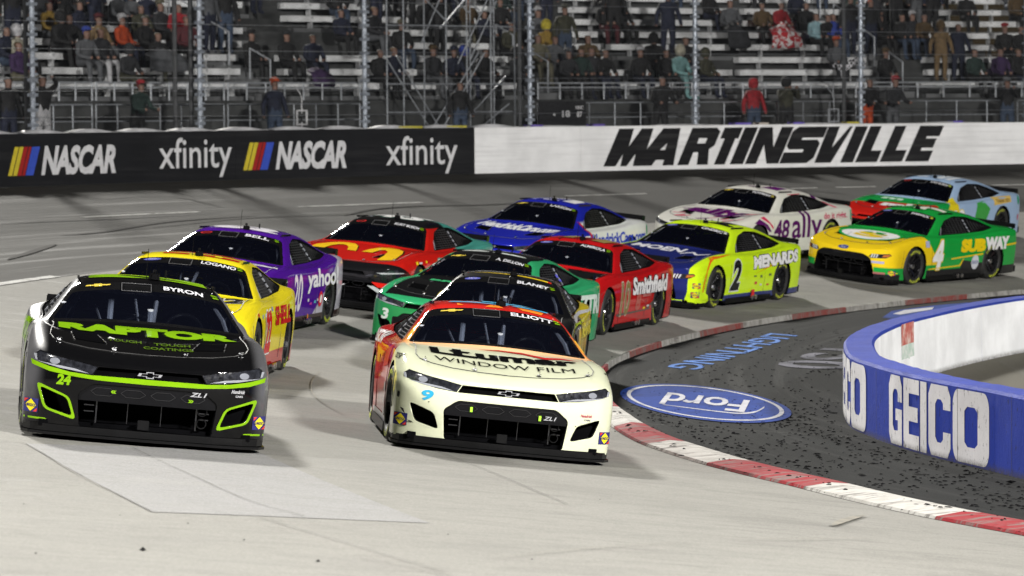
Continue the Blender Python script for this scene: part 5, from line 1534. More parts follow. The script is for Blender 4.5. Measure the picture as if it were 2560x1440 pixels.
c.text('model_lettering', 'front', 'ZL1', .33, .375, .035, .12, (.35, .35, .37), .02, .3, off=.003)
c.text('team_lettering', 'front', 'Hendrick', .665, .43, .028, .11, (.40, .03, .08), .02, .3); c.text('team_lettering', 'front', 'CARS', .70, .40, .016, .06, (.12, .12, .14), .03)
c.shape('bonnet_vent', 'top', [[(-.46, 1.16), (-.30, 1.16), (-.28, 1.24), (-.48, 1.26)], [(.30, 1.02), (.48, 1.02), (.50, 1.12), (.34, 1.14)]], (.003, .003, .003), .006)
c.shape('scuff_mark', 'front', [[(-.93, .36), (-.90, .35), (-.88, .30), (-.91, .33)], [(-.96, .50), (-.94, .49), (-.945, .44), (-.962, .45)], [(-.86, .255), (-.83, .25), (-.80, .235), (-.84, .238)], [(-.70, .44), (-.69, .43), (-.685, .44)], [(.62, .35), (.64, .345), (.63, .34)]], (.03, .03, .03), .005)
for sd in (1, -1):
    view = 'left' if sd > 0 else 'right'
    def uu(a, b): return (a, b) if sd > 0 else (-b, -a)
    a, b = uu(1.75, 2.35); c.shape('door_panel_print', view, [[(a, .62), (b, .66), (b, .86), (a, .80)]], (.36, .03, .02)); 
    a, b = uu(1.66, 1.86); c.shape('small_sticker', view, [rect(a, .42, b, .50), rect(a, .20, b, .26)], (.6, .6, .6), .004)
    c.text('sponsor_lettering', view, 'UniFirst', uu(1.66, 1.95)[0], .30, .07, .30, (.6, .6, .6), .02); c.text('sponsor_lettering', view, 'COLLISION', uu(3.2, 4.6)[0], .80, .12, 1.3, (.6, .6, .6), .03)
    c.shape('lower_band', view, [rect(uu(1.50, 3.3)[0], .12, uu(1.50, 3.3)[1], .20)], (.45, .45, .45), .004)
number(c, '9', 2.0, .5, .26, .36, (.03, .30, .50), WHITE, only='left')
c.text('tyre_maker_lettering', 'right', 'GOODYEAR', -1.00, .765, .05, .30, BLACK, .03); c.text('tyre_maker_lettering', 'left', 'GOODYEAR', .72, .765, .05, .30, BLACK, .03)
ELL = c

# yellow car
c = Car('mustang', FIT['22'][:2], FIT['22'][2], 'bright yellow stock car with red roof bars, tucked behind the black and lime car', paint('shell_yellow', (.74, .62, .015), [((.42, .01, .01), [(0, 0, -1, -.30, .01), (0, 1, 0, -.8, .02)]), ((.42, .01, .01), [(0, .55, -1, -.93, .01), (0, -1, 0, 1.02, .01)])], dirt=.15))
common(c, 'LOGANO', 'ford')
c.shape('roof_number_bar', 'top', [rect(-.36, 2.42, -.06, 2.52), rect(.10, 2.42, .52, 2.54), rect(-.36, 2.7, .52, 2.8)], (.42, .01, .01), .005); c.shape('roof_number_bar', 'top', [rect(.24, 2.44, .32, 2.52)], (.7, .6, .02), .008)
c.outlined('bonnet_number', 'top', '22', .32, 1.05, .42, .46, (.02, .02, .02), WHITE, .05); number(c, '22', 1.62, .55, .30, .48, (.5, .02, .02), WHITE); sponsor(c, 'SHELL', 2.5, 1.3, .58, .22, (.45, .02, .02), None, .05)
smalls(c, 3, .9, 2.4, .72, 5, ((.45, .02, .02), (.2, .25, .5), (.6, .6, .6)))
c.shape('flank_ring', 'left', [(ell(1.95, .42, .16, .15), ell(1.95, .42, .15, .14))], (.02, .02, .02))
LOG = c
# purple car
c = Car('camry', FIT['20'][:2], FIT['20'][2], 'purple stock car with white 20 on its door, behind the yellow car', paint('bright_purple', (.065, .008, .26), [((.45, .42, .50), [(0, .55, -1, .05, .02), (0, 1, 0, .10, .02)]), ((.035, .02, .02), [(0, 0, -1, -.20, .004), (0, 1, 0, -1.1, .01)])], dirt=.2))
common(c, 'BELL', 'toyota'); number(c, '20', 1.66, .50, .27, .52, (.66, .64, .70), (.10, .02, .35), .12, .02, .06); sponsor(c, 'yahoo!', 2.45, 1.75, .50, .33, (.72, .70, .76), None, .03, .0)
c.text('roof_number', 'top', '20', -.50, 3.45, .95, 1.0, (.68, .66, .72), .06, rot=-PI/2, off=.006); c.shape('roof_number_bar', 'top', [ell(-.22, 2.46, .20, .06), ell(.28, 2.47, .22, .06)], (.68, .66, .72), .006)
c.shape('bonnet_flash', 'top', [[(.30, 1.48), (.60, 1.44), (.86, 1.20), (.88, 1.10), (.66, 1.30), (.40, 1.40)]], (.66, .64, .70), .005)
c.shape('flank_disc', 'left', [ell(3.22, .40, .11, .11, 18)], (.55, .03, .05), .008); c.shape('flank_disc', 'left', [ell(3.22, .40, .05, .06, 12)], (.7, .7, .7), .011); smalls(c, 8, 2.5, 3.2, .34, 4, ((.55, .5, .6), (.45, .05, .3), (.1, .4, .5)))
c.shape('skirt_flash', 'left', [[(2.55, .10), (2.60, .10), (2.58, .22), (2.53, .22)]], (.65, .18, .02), .02)
# red and teal car with the yellow arches
c = Car('camry', FIT['45'][:2], FIT['45'][2], 'red bonneted stock car with yellow arches, black nose and teal tail', paint('red_black_teal', (.50, .012, .008), [((.008, .008, .009), [(0, 0, 1, 1.20, .01)]), ((.008, .008, .009), [(0, -1, -2.2, .55, .02)]), ((.06, .30, .25), [(0, 1, 0, .55, .08)])], dirt=.1))
common(c, 'KURT BUSCH', 'toyota')
arc1 = lambda cx: ([(cx-.36, .62), (cx-.33, 1.0), (cx-.25, 1.30), (cx-.14, 1.46), (cx, 1.50), (cx+.14, 1.46), (cx+.24, 1.30), (cx+.31, 1.05), (cx+.33, .95), (cx+.19, .95), (cx+.14, 1.14), (cx+.06, 1.28), (cx, 1.30), (cx-.07, 1.27), (cx-.13, 1.10), (cx-.17, .62)])
c.shape('arch_logo_outline', 'top', [[(x*1.0, l+.015) for x, l in arc1(-.37)]], BLACK, .004); c.shape('arch_logo', 'top', [arc1(-.38)], (.72, .45, .015), .007)
a2 = [(.05, .95), (.09, 1.18), (.18, 1.38), (.32, 1.46), (.48, 1.44), (.60, 1.30), (.69, 1.0), (.74, .50), (.48, .46), (.47, .80), (.42, 1.10), (.33, 1.24), (.26, 1.20), (.22, .95)]
c.shape('arch_logo_outline', 'top', [[(x+.02, l+.015) for x, l in a2]], BLACK, .004); c.shape('arch_logo', 'top', [a2], (.72, .45, .015), .007)
c.shape('nose_flash', 'front', [[(.56, .46), (.98, .44), (.95, .40), (.66, .38)], ], (.50, .012, .008), .01); c.shape('nose_flash', 'front', [[(.50, .40), (.90, .16), (.98, .12), (.98, .20), (.60, .40)], [(.62, .60), (.95, .625), (.96, .61), (.70, .585)]], (.34, .36, .37), .012)
c.text('nose_lettering', 'front', 'CAMRY', -.42, .34, .05, .60, (.5, .5, .52), .03, .2, off=.03)
c.outlined('roof_number', 'top', '45', -.40, 2.44, .62, .85, WHITE, (.02, .15, .10), .05, .2); number(c, '45', 1.62, .62, .28, .5, WHITE, (.05, .25, .2)); smalls(c, 9, .8, 1.4, .72, 3, ((.7, .6, .02), (.6, .6, .6)))
# green car
c = Car('camaro', FIT['3'][:2], FIT['3'][2], 'green stock car with black bonnet and a white 3 on its nose', paint('green_black', (.03, .33, .13), [((.008, .008, .009), [(-1, 0, 0, -.78, .01, True), (0, -1, 0, .76, .01), (0, 1, 0, -2.25, .01), (0, 0, 1, .69, .01)]), ((.008, .008, .009), [(0, 0, 1, 1.195, .01), (-1, 0, 0, -.56, .01, True)]), ((.55, .58, .56), [(-1, 0, 0, .90, .02), (0, -1, 0, 1.75, .05)]), ((.02, .20, .06), [(0, -1, 0, 2.1, .05), (0, 0, -1, -.62, .02)])], dirt=.12))
common(c, 'A. DILLON', 'chevrolet', fuel=())
c.text('nose_number', 'front', '3', -.78, .36, .15, .12, (.45, .50, .47), .04, .1); c.shape('roof_number_bar', 'top', [ell(-.28, 2.44, .20, .05), ell(.22, 2.44, .25, .045)], (.55, .6, .58), .006); number(c, '3', 1.7, .42, .28, .5, WHITE, BLACK)
sponsor(c, 'BREZTRI', 2.75, 1.85, .50, .28, (.60, .68, .62), None, .05); c.text('bonnet_lettering', 'top', 'BREZTRI', -.55, 1.33, .12, 1.1, (.05, .40, .16), .05)
c.shape('quarter_stickers', 'left', [rect(2.95, 1.02, 3.05, 1.06), rect(3.0, .97, 3.1, 1.0)], (.12, .12, .6), .01)
# black, silver and yellow car
c = Car('mustang', FIT['12'][:2], FIT['12'][2], 'black stock car with yellow roof line just behind the cream nosed car', paint('black_yellow_flank', (.007, .007, .008), [((.66, .52, .02), [(0, 1.0, -1.6, -1.15, .12), (1, 0, 0, .80, .02, True)])], .22, .2, .9, dirt=.3))
common(c, 'BLANEY', 'ford')
c.shape('roof_line', 'top', [[(-.50, 2.44), (.0, 2.47), (.50, 2.40), (.50, 2.33), (.0, 2.42)]], (.72, .50, .02), .005); c.shape('roof_line_end', 'top', [[(.50, 2.405), (.545, 2.39), (.545, 2.32), (.50, 2.33)], [(-.50, 2.44), (-.53, 2.44), (-.50, 2.425)]], (.55, .03, .01), .005)
number(c, '12', 1.62, .6, .3, .46, (.72, .50, .02), WHITE); sponsor(c, 'MENARDS', 2.5, 1.9, .60, .18, (.7, .6, .05))
c.shape('silver_stripe', 'left', [[(1.5, .84), (4.6, .90), (4.6, .92), (1.5, .87)]], (.4, .4, .42))
# blue and white car
c = Car('camaro', FIT['5'][:2], FIT['5'][2], 'blue stock car with white tail and white lettering across its bonnet', paint('royal_blue_white', (.012, .018, .32), [((.66, .67, .68), [(0, 1, .9, .42, .01), (0, 0, -1, -1.0, .03)]), ((.5, .02, .03), [(0, 1, .9, .34, .01), (0, -1, -.9, -.42, .01), (0, 0, -1, -1.0, .03)])], dirt=.12))
common(c, 'LARSON', 'chevrolet', fuel=()); c.text('bonnet_lettering', 'top', 'HendrickCars.com', -.74, .95, .50, 1.48, (.66, .67, .70), .05, .2)
c.shape('roof_number_bar', 'top', [rect(-.20, 2.48, .10, 2.56), [(.18, 2.50), (.44, 2.48), (.46, 2.90), (.24, 2.92)], rect(-.2, 2.9, .4, 3.0)], (.66, .66, .68), .005)
for v, a in (('left', 2.15), ('right', -4.55)): c.text('sponsor_lettering', v, 'HendrickCars.com', a, .60, .21, 2.4, (.02, .05, .45), .03, off=.006)
number(c, '5', 1.62, .42, .26, .5, (.02, .05, .45), WHITE); c.shape('tail_mark', 'left', [ell(4.66, .80, .05, .10)], (.02, .25, .12))
# red car with gold number
c = Car('mustang', FIT['10'][:2], FIT['10'][2], 'red stock car with gold 10 and white lettering, dusty flank, in mid pack', paint('red_gold', (.46, .008, .010), [((.010, .010, .011), [(0, 0, -1, -.30, .004), (0, -1, 0, 1.35, .01)])], dirt=.55))
common(c, 'ALMIROLA', 'ford'); number(c, '10', 1.66, .50, .26, .52, (.22, .17, .06), (.50, .46, .36), .05, .02, .08); sponsor(c, 'Smithfield', 2.28, 1.9, .55, .27, (.72, .72, .72), BLACK, .045, .1)
c.shape('bonnet_panel', 'top', [[(.15, 1.50), (.80, 1.42), (.84, 1.0), (.62, .80), (.35, 1.1)]], (.012, .012, .013), .004); c.shape('bonnet_lattice', 'top', [rect(-.80, 1.3, .80, 1.33), [(.30, 1.48), (.38, 1.48), (.70, .9), (.62, .9)], [(-.5, 1.5), (-.42, 1.5), (-.2, .8), (-.28, .8)], [(.76, 1.25), (.80, 1.2), (.3, .7), (.26, .75)]], BLACK, .005); c.text('bonnet_lettering', 'top', 'Smithfield', -.55, 1.05, .2, 1.2, (.35, .35, .36), .03)
c.shape('roof_lattice', 'top', [rect(-.58, 2.44, .3, 2.46), rect(-.3, 2.3, -.27, 3.2), rect(.06, 2.3, .09, 3.2), rect(-.58, 2.7, .58, 2.72)], BLACK, .005); c.shape('roof_number', 'top', [[(.18, 2.48), (.40, 2.44), (.50, 2.9), (.26, 2.95)], [(-.3, 2.5), (-.12, 2.48), (-.05, 2.9), (-.2, 2.92)]], (.24, .19, .07), .008)
c.shape('lower_band', 'left', [[(1.5, .30), (3.45, .30), (3.40, .42), (3.0, .28), (1.5, .26)]], (.10, .08, .07)); c.text('sponsor_lettering', 'left', '8', 2.5, .30, .28, .28, (.40, .10, .08), .06, .1); c.text('sponsor_lettering', 'left', 'Bacon', 2.85, .50, .08, .45, (.45, .20, .18), .02, .3); smalls(c, 10, 2.9, 3.4, .30, 3, ((.7, .6, .02), (.6, .6, .6), (.5, .05, .05)))
# lime car with navy bonnet
c = Car('mustang', FIT['2'][:2], FIT['2'][2], 'fluorescent yellow stock car with navy bonnet and black 2 on its door', paint('fluoro_navy', (.56, .80, .015), [((.012, .018, .12), [(-1, 0, 0, -.84, .006, True), (0, -1, 0, .83, .006)]), ((.03, .04, .16), [(0, 0, -1, -.205, .004), (0, 1, 0, -1.1, .01)])], dirt=.12))
common(c, 'CINDRIC', 'ford', (.8, .8, .8), fuel=((.885, .20, .975, .30), (.90, .36, .98, .45)))
number(c, '2', 1.60, .42, .27, .52, (.012, .012, .012), (.62, .64, .66), .25, .05, .12); sponsor(c, 'MENARDS', 2.55, 1.95, .60, .22, (.72, .72, .72), BLACK, .06, .05, .035)
c.text('bonnet_lettering', 'top', 'MOEN', -.72, 1.12, .34, .95, (.60, .60, .64), .04); w = spline([(.26, 1.00, 0), (.42, 1.18, 0), (.56, 1.02, 0), (.74, 1.16, 0)], 5); c.shape('bonnet_wave', 'top', [[(p.x, p.y) for p in w]+[(p.x, p.y+.09) for p in reversed(w)]], (.60, .60, .64), .005)
arch = [(L0, Z0_) for L0, Z0_ in ()]
def archband(r0, r1, a0, a1, cl=1.03, cz=.335, n=10): return [(cl+r1*math.cos(a0+(a1-a0)*i/n), cz+r1*math.sin(a0+(a1-a0)*i/n)) for i in range(n+1)] + [(cl+r0*math.cos(a0+(a1-a0)*i/n), cz+r0*math.sin(a0+(a1-a0)*i/n)) for i in range(n, -1, -1)]
c.shape('orange_flash', 'left', [archband(.50, .535, R(185), R(85)), [(1.07, .865), (1.75, .885), (1.07, .84)], [(2.62, .52), (3.55, .68), (3.55, .71)]], (.68, .13, .01), .004); smalls(c, 12, 2.5, 3.4, .44, 3, ((.1, .15, .05), (.1, .15, .05))); smalls(c, 13, 2.6, 3.3, .31, 3, ((.5, .05, .05), (.6, .6, .6)))
c.shape('roof_number', 'top', [[(.02, 2.50), (.48, 2.48), (.52, 2.62), (.34, 2.66), (.42, 3.0), (.20, 3.05), (.14, 2.66)]], BLACK, .005); c.text('skirt_mark', 'left', '1', 2.50, .12, .14, .12, (.6, .03, .03), .06, off=.03)
c.shape('nose_lip', 'front', [[(.60, .118), (.98, .118), (.98, .155), (.62, .155)], [(-.60, .118), (-.98, .118), (-.98, .155), (-.62, .155)]], (.56, .80, .015)); c.shape('nose_corner', 'front', [[(.93, .60), (.985, .66), (.99, .12), (.80, .12), (.86, .40)]], (.56, .80, .015), .004)
# white and purple car
c = Car('camaro', FIT['48'][:2], FIT['48'][2], 'white stock car with purple 48 and lettering and pink streaks on its bonnet', paint('white_purple', (.66, .65, .60), [((.10, .01, .12), [(0, 1, -1.0, -.12, .01), (0, 0, 1, .99, .01), (0, -1, 1.0, -.10, .01)])], dirt=.12))
common(c, 'BOWMAN', 'chevrolet', (.6, .5, .1), fuel=()); number(c, '48', 1.58, .60, .40, .38, (.085, .008, .10), None, .12, .03)
for v, a, a2_ in (('left', 2.28, 3.50), ('right', -3.45, -4.60)): c.text('sponsor_lettering', v, 'ally', a, .24, .66, 1.15, (.085, .008, .10), .015, off=.006); c.text('slogan_lettering', v, 'do it right.', a2_, .70, .16, .95, (.55, .03, .12), .02, off=.006)
c.text('bonnet_lettering', 'top', 'ally', -.62, .70, .72, 1.25, (.085, .008, .10), .05, .0, off=.007)
rr_ = random.Random(4)
for colr, n_ in (((.55, .03, .10), 9), ((.10, .01, .12), 9), ((.6, .25, .3), 6)):
    P = []
    for i in range(n_):
        x = rr_.uniform(-.8, .7); l = rr_.uniform(.3, 1.35); w_ = rr_.uniform(.08, .25); P.append([(x, l), (x+w_*.6, l+.05), (x+w_, l+.16), (x+w_*.8, l+.17), (x+w_*.3, l+.08), (x-.02, l+.03)])
    c.shape('bonnet_streaks', 'top', P, colr, .004+.001*n_/9)
c.shape('wing_streaks', 'left', [[(.85, .74), (1.05, .82), (1.35, .70), (1.5, .56), (1.40, .56), (1.2, .70)]], (.10, .01, .12)); c.shape('wing_streaks', 'left', [[(1.10, .84), (1.25, .86), (1.56, .66), (1.55, .60), (1.40, .72)], [(3.75, 1.07), (3.85, 1.05), (4.15, .94), (4.05, .94)]], (.58, .03, .10))
c.shape('roof_number', 'top', [rect(-.2, 2.46, .05, 2.54), [(.10, 2.48), (.45, 2.50), (.42, 2.95), (.16, 2.9)]], (.10, .01, .12), .005); c.shape('tail_mark', 'left', [ell(4.66, .78, .035, .12)], (.02, .28, .12)); c.shape('roof_stripe', 'left', [rect(2.6, 1.205, 3.1, 1.22)], (.5, .1, .12), .004)
# green and yellow car
c = Car('mustang', FIT['4'][:2], FIT['4'][2], 'green and yellow stock car with a white 4 on its door', paint('green_yellow', (.01, .30, .045), [((.74, .52, .012), [(0, -1, 0, 1.45, .01)]), ((.74, .52, .012), [(0, -1, -.9, .25, .008), (0, 0, 1, .36, .01), (1, 0, 0, .80, .01, True)]), ((.012, .012, .013), [(0, -.10, -1, -.44, .006), (0, 1, 0, .22, .01)]), ((.012, .012, .013), [(0, 0, -1, -.26, .005), (0, 1, 0, -1.0, .01)]), ((.01, .30, .045), [(0, -1, 0, 1.2, .01), (0, 0, -1, -.34, .01), (1, 0, 0, .66, .02, True)]), ((.012, .012, .013), [(0, -1, 0, 1.9, .01), (0, 0, -1, -.22, .01)])], dirt=.1))
common(c, 'HARVICK', 'ford', (.6, .6, .05), fuel=((.90, .20, .975, .29),)); number(c, '4', 1.62, .40, .26, .56, (.72, .72, .70), (.62, .42, .02), .22, .05, .08)
for v, a, b_ in (('left', 2.62, 3.50), ('right', -3.55, -4.5)): c.text('sponsor_lettering', v, 'SUB', a, .56, .25, .88, (.74, .54, .01), .08, .1, off=.007); c.text('sponsor_lettering', v, 'WAY', b_, .58, .25, .90, (.72, .72, .72), .08, .1, off=.007)
c.shape('bonnet_disc', 'top', [ell(-.02, .98, .62, .36, 30)], (.70, .70, .70), .005); c.text('bonnet_letter', 'top', 'S', -.34, .80, .34, .66, (.66, .48, .02), .06, off=.009); c.shape('bonnet_arrow', 'top', [[(-.05, 1.22), (.20, 1.22), (.10, 1.13), (.28, 1.10), (.20, 1.05), (.02, 1.08)], [(-.30, 1.12), (-.1, 1.2), (-.08, 1.1)]], (.01, .26, .05), .011)
c.shape('bonnet_ring', 'top', [(ell(-.02, .98, .69, .42, 30), ell(-.02, .98, .62, .36, 30))], (.01, .30, .045), .006); c.shape('yellow_line', 'left', [[(2.3, .44), (3.42, .50), (3.42, .53), (2.3, .465)], [(4.2, .64), (4.9, .66), (4.9, .70), (4.2, .67)], [(1.5, .27), (2.65, .30), (2.75, .44), (2.72, .44), (2.60, .325), (1.5, .29)]], (.70, .48, .012), .006)
c.shape('flank_disc', 'left', [ell(3.16, .36, .13, .14, 18)], (.55, .57, .62), .006); c.text('flank_lettering', 'left', 'BUSCH', 3.06, .33, .06, .2, (.05, .08, .25), .02, off=.009); c.shape('roof_number', 'top', [[(-.10, 2.5), (.20, 2.46), (.12, 2.7), (.52, 2.62), (.50, 2.78), (.0, 2.9)]], (.68, .66, .60), .006)
c.shape('nose_sticker', 'front', [rect(.62, .415, .84, .455)], (.35, .35, .60), .006); c.shape('nose_sticker', 'front', [rect(.66, .215, .86, .25)], (.35, .12, .12), .006); c.shape('series_sticker', 'left', [rect(1.36, .70, 1.50, .82)], (.35, .38, .55), .006)
# pale blue car
c = Car('camry', FIT['18'][:2], FIT['18'][2], 'pale blue stock car with red and green nose, last of the pack', paint('sky_blue_mix', (.33, .46, .66), [((.01, .30, .06), [(0, -1, 0, .95, .03)]), ((.50, .015, .010), [(0, -1, 0, 1.45, .02), (.6, -1, 0, 1.35, .02)]), ((.72, .58, .02), [(0, -1, 0, .58, .02), (1, 0, 0, .80, .01), (0, 1, -1.3, -2.05, .02)]), ((.012, .012, .012), [(0, -1, 0, 2.0, .02), (0, 0, -1, -.50, .01)])], dirt=.08))
common(c, 'KYLE BUSCH', 'toyota', (.5, .6, .1), fuel=()); c.text('bonnet_lettering', 'top', "m's", -.25, .62, .34, .9, (.72, .72, .72), .07); c.text('bonnet_lettering', 'top', 'm', -.55, 1.20, .18, .5, (.45, .65, .5), .06)
number(c, '18', 1.60, .5, .28, .46, WHITE, (.70, .56, .02), .1, .05); c.shape('flank_panel', 'left', [[(3.42, .76), (4.22, .80), (4.20, .93), (3.45, .92)]], (.66, .46, .12), .005); c.text('flank_lettering', 'left', 'THANK YOU', 3.52, .81, .07, .6, (.18, .10, .03), .02, off=.008)
c.shape('flank_print', 'left', [[(2.55, .50), (3.1, .48), (3.25, .70), (3.0, .86), (2.7, .84)]], (.05, .32, .06), .005); c.shape('roof_number', 'top', [rect(-.4, 2.45, -.15, 2.55), rect(.05, 2.42, .22, 3.0), rect(.28, 2.42, .40, 3.0)], (.62, .66, .70), .005); c.shape('tail_mark', 'left', [ell(4.62, .82, .05, .10)], (.02, .30, .12)); c.shape('tail_mark', 'left', [ell(4.60, .45, .035, .07)], (.5, .04, .04), .006)
# ------------------------------------------------------------------ spectators
def skin_mesh(name, pts, edges, radii, regions, mats, root=0, caps=()):
    """one continuous figure grown from a skeleton; regions: material index per skeleton vertex"""
    me = bpy.data.meshes.new(name); me.from_pydata(pts, edges, []); o = bpy.data.objects.new(name, me); col.objects.link(o)
    md = o.modifiers.new('k', 'SKIN'); md.use_smooth_shade = True
    for i, r in enumerate(radii):
        sv = me.skin_vertices[0].data[i]; sv.radius = r if isinstance(r, tuple) else (r, r); sv.use_root = (i == root)
    sb = o.modifiers.new('s', 'SUBSURF'); sb.levels = 1; sb.render_levels = 1
    dg = bpy.context.evaluated_depsgraph_get(); out = bpy.data.meshes.new_from_object(o.evaluated_get(dg)); bpy.data.objects.remove(o)
    D, DG = [], []
    for a, b in edges:
        for t in (0, .2, .4, .6, .8, 1.0):
            D.append([pts[a][k]*(1-t)+pts[b][k]*t for k in range(3)]); DG.append(regions[a] if t < .55 else regions[b])
    P = np.array(D); regions = DG; out.materials.clear()
    for m in mats: out.materials.append(m)
    for p in out.polygons:
        c = np.array(p.center); k = int(np.argmin(((P-c)**2).sum(1))); p.material_index = regions[k]; p.use_smooth = True
    return out
J, T_, S_, H_ = 0, 1, 2, 3      # jacket, trousers, skin, head cover
def figure(pose):
    """front is -y; feet or seat at z = 0"""
    P, E, Rr, G = [], [], [], []
    def add(p, r, g, parent=None):
        P.append(p); Rr.append(r); G.append(g); i = len(P)-1
        if parent is not None: E.append((parent, i))
        return i
    sit = pose.startswith('sit')
    hz = .12 if sit else .92
    lean = -.10 if pose in ('sit_lean', 'stand_lean') else 0
    pel = add((0, 0, hz), (.17, .14), T_ if not sit else J); bel = add((0, lean*.4, hz+.18), (.17, .14), J, pel); ch = add((0, lean, hz+.38), (.205, .15), J, bel); nk = add((0, lean*1.25, hz+.52), (.07, .07), J, ch)
    jaw = add((0, lean*1.3-.03, hz+.60), (.068, .075), S_, nk); hd = add((0, lean*1.3-.03, hz+.68), (.082, .085), S_, jaw); bk = add((0, lean*1.3+.03, hz+.71), (.092, .09), H_, hd); tp = add((0, lean*1.3+.005, hz+.77), (.085, .09), H_, bk)
    for s in (1, -1):
        sh = add((s*.19, lean, hz+.44), .085, J, ch)
        if pose in ('stand_phone',): el = add((s*.27, lean-.22, hz+.28), .06, J, sh); wr = add((s*.12, lean-.42, hz+.52), .045, J, el); hn = add((s*.07, lean-.47, hz+.60), .045, S_, wr)
        elif pose == 'stand_cheer': el = add((s*.36, lean-.05, hz+.60), .06, J, sh); wr = add((s*.20, lean-.12, hz+.74), .045, J, el); hn = add((s*.12, lean-.14, hz+.76), .045, S_, wr)
        elif sit: el = add((s*.27, lean-.08, hz+.17), .062, J, sh); wr = add((s*.14, lean-.34, hz+.10), .05, J, el); hn = add((s*.06, lean-.40, hz+.11), .045, S_, wr)
        elif pose == 'stand_lean': el = add((s*.27, lean-.10, hz+.18), .062, J, sh); wr = add((s*.22, lean-.38, hz+.12), .05, J, el); hn = add((s*.18, lean-.46, hz+.13), .045, S_, wr)
        else: el = add((s*.30, .02, hz+.17), .062, J, sh); wr = add((s*.33, -.06, hz-.06), .05, J, el); hn = add((s*.34, -.08, hz-.13), .042, S_, wr)
        if sit: hp = add((s*.10, -.02, hz-.02), .11, T_, pel); kn = add((s*.14, -.46, hz+.0), .08, T_, hp); an = add((s*.13, -.50, -.36), .055, T_, kn); to = add((s*.13, -.64, -.40), .045, T_, an)
        else: hp = add((s*.10, 0, hz-.10), .115, T_, pel); kn = add((s*.12, -.02, .50), .085, T_, hp); an = add((s*.12, .02, .09), .06, T_, kn); to = add((s*.13, -.13, .045), .05, T_, an)
    return P, E, Rr, G
def hsv(nm, c): return mat('cloth_'+nm, tuple(x*.7 for x in c), .85, var=.25, vs=9)
CLOTH = {'black': (.007, .007, .008), 'navy': (.009, .013, .035), 'dark grey': (.022, .023, .027), 'grey': (.10, .105, .115), 'olive': (.045, .045, .025), 'dark green': (.016, .038, .032), 'brown': (.09, .055, .02), 'tan': (.20, .13, .06),
 'orange': (.55, .07, .012), 'red': (.33, .012, .02), 'maroon': (.09, .012, .018), 'purple': (.045, .018, .08), 'blue': (.03, .06, .35), 'light blue': (.28, .45, .50), 'teal': (.20, .38, .38), 'mustard': (.30, .19, .03), 'white': (.5, .5, .52), 'cream': (.40, .38, .30), 'pink': (.38, .24, .27), 'denim': (.045, .07, .12), 'khaki': (.13, .12, .08), 'yellow': (.55, .45, .04)}
MC = {k: hsv(k, v) for k, v in CLOTH.items()}
MSK = mat('skin', (.17, .095, .07), .6, var=.1); MHAIR = mat('dark_hair', (.02, .014, .01), .8)
PM_ = {}
def person_mesh(pose, jk, tr, hat, build=1.0):
    key = (pose, jk, tr, hat)
    if pose not in PM_:
        P, E, Rr, G = figure(pose); PM_[pose] = skin_mesh('person_'+pose, P, E, Rr, G, [MC['black'], MC['black'], MSK, MHAIR])
    me = PM_[pose].copy(); me.materials[0] = MC[jk]; me.materials[1] = MC[tr]; me.materials[3] = MC[hat] if hat in MC else MHAIR
    return me
def hood_mesh(c, m):
    b = MB(); b.lathe([(-.16, .10), (-.08, .135), (.0, .135), (.08, .11), (.125, .05), (.135, 0)], axis='Z', n=12, c=c); return b.mesh('hood', m, True)
def cap_mesh(c, m):
    b = MB(); b.lathe([(-.01, .112), (.05, .105), (.085, .06), (.095, 0)], axis='Z', n=12, c=c); b.box((c[0], c[1]-.13, c[2]), (.15, .11, .012)); return b.mesh('cap', m, True)
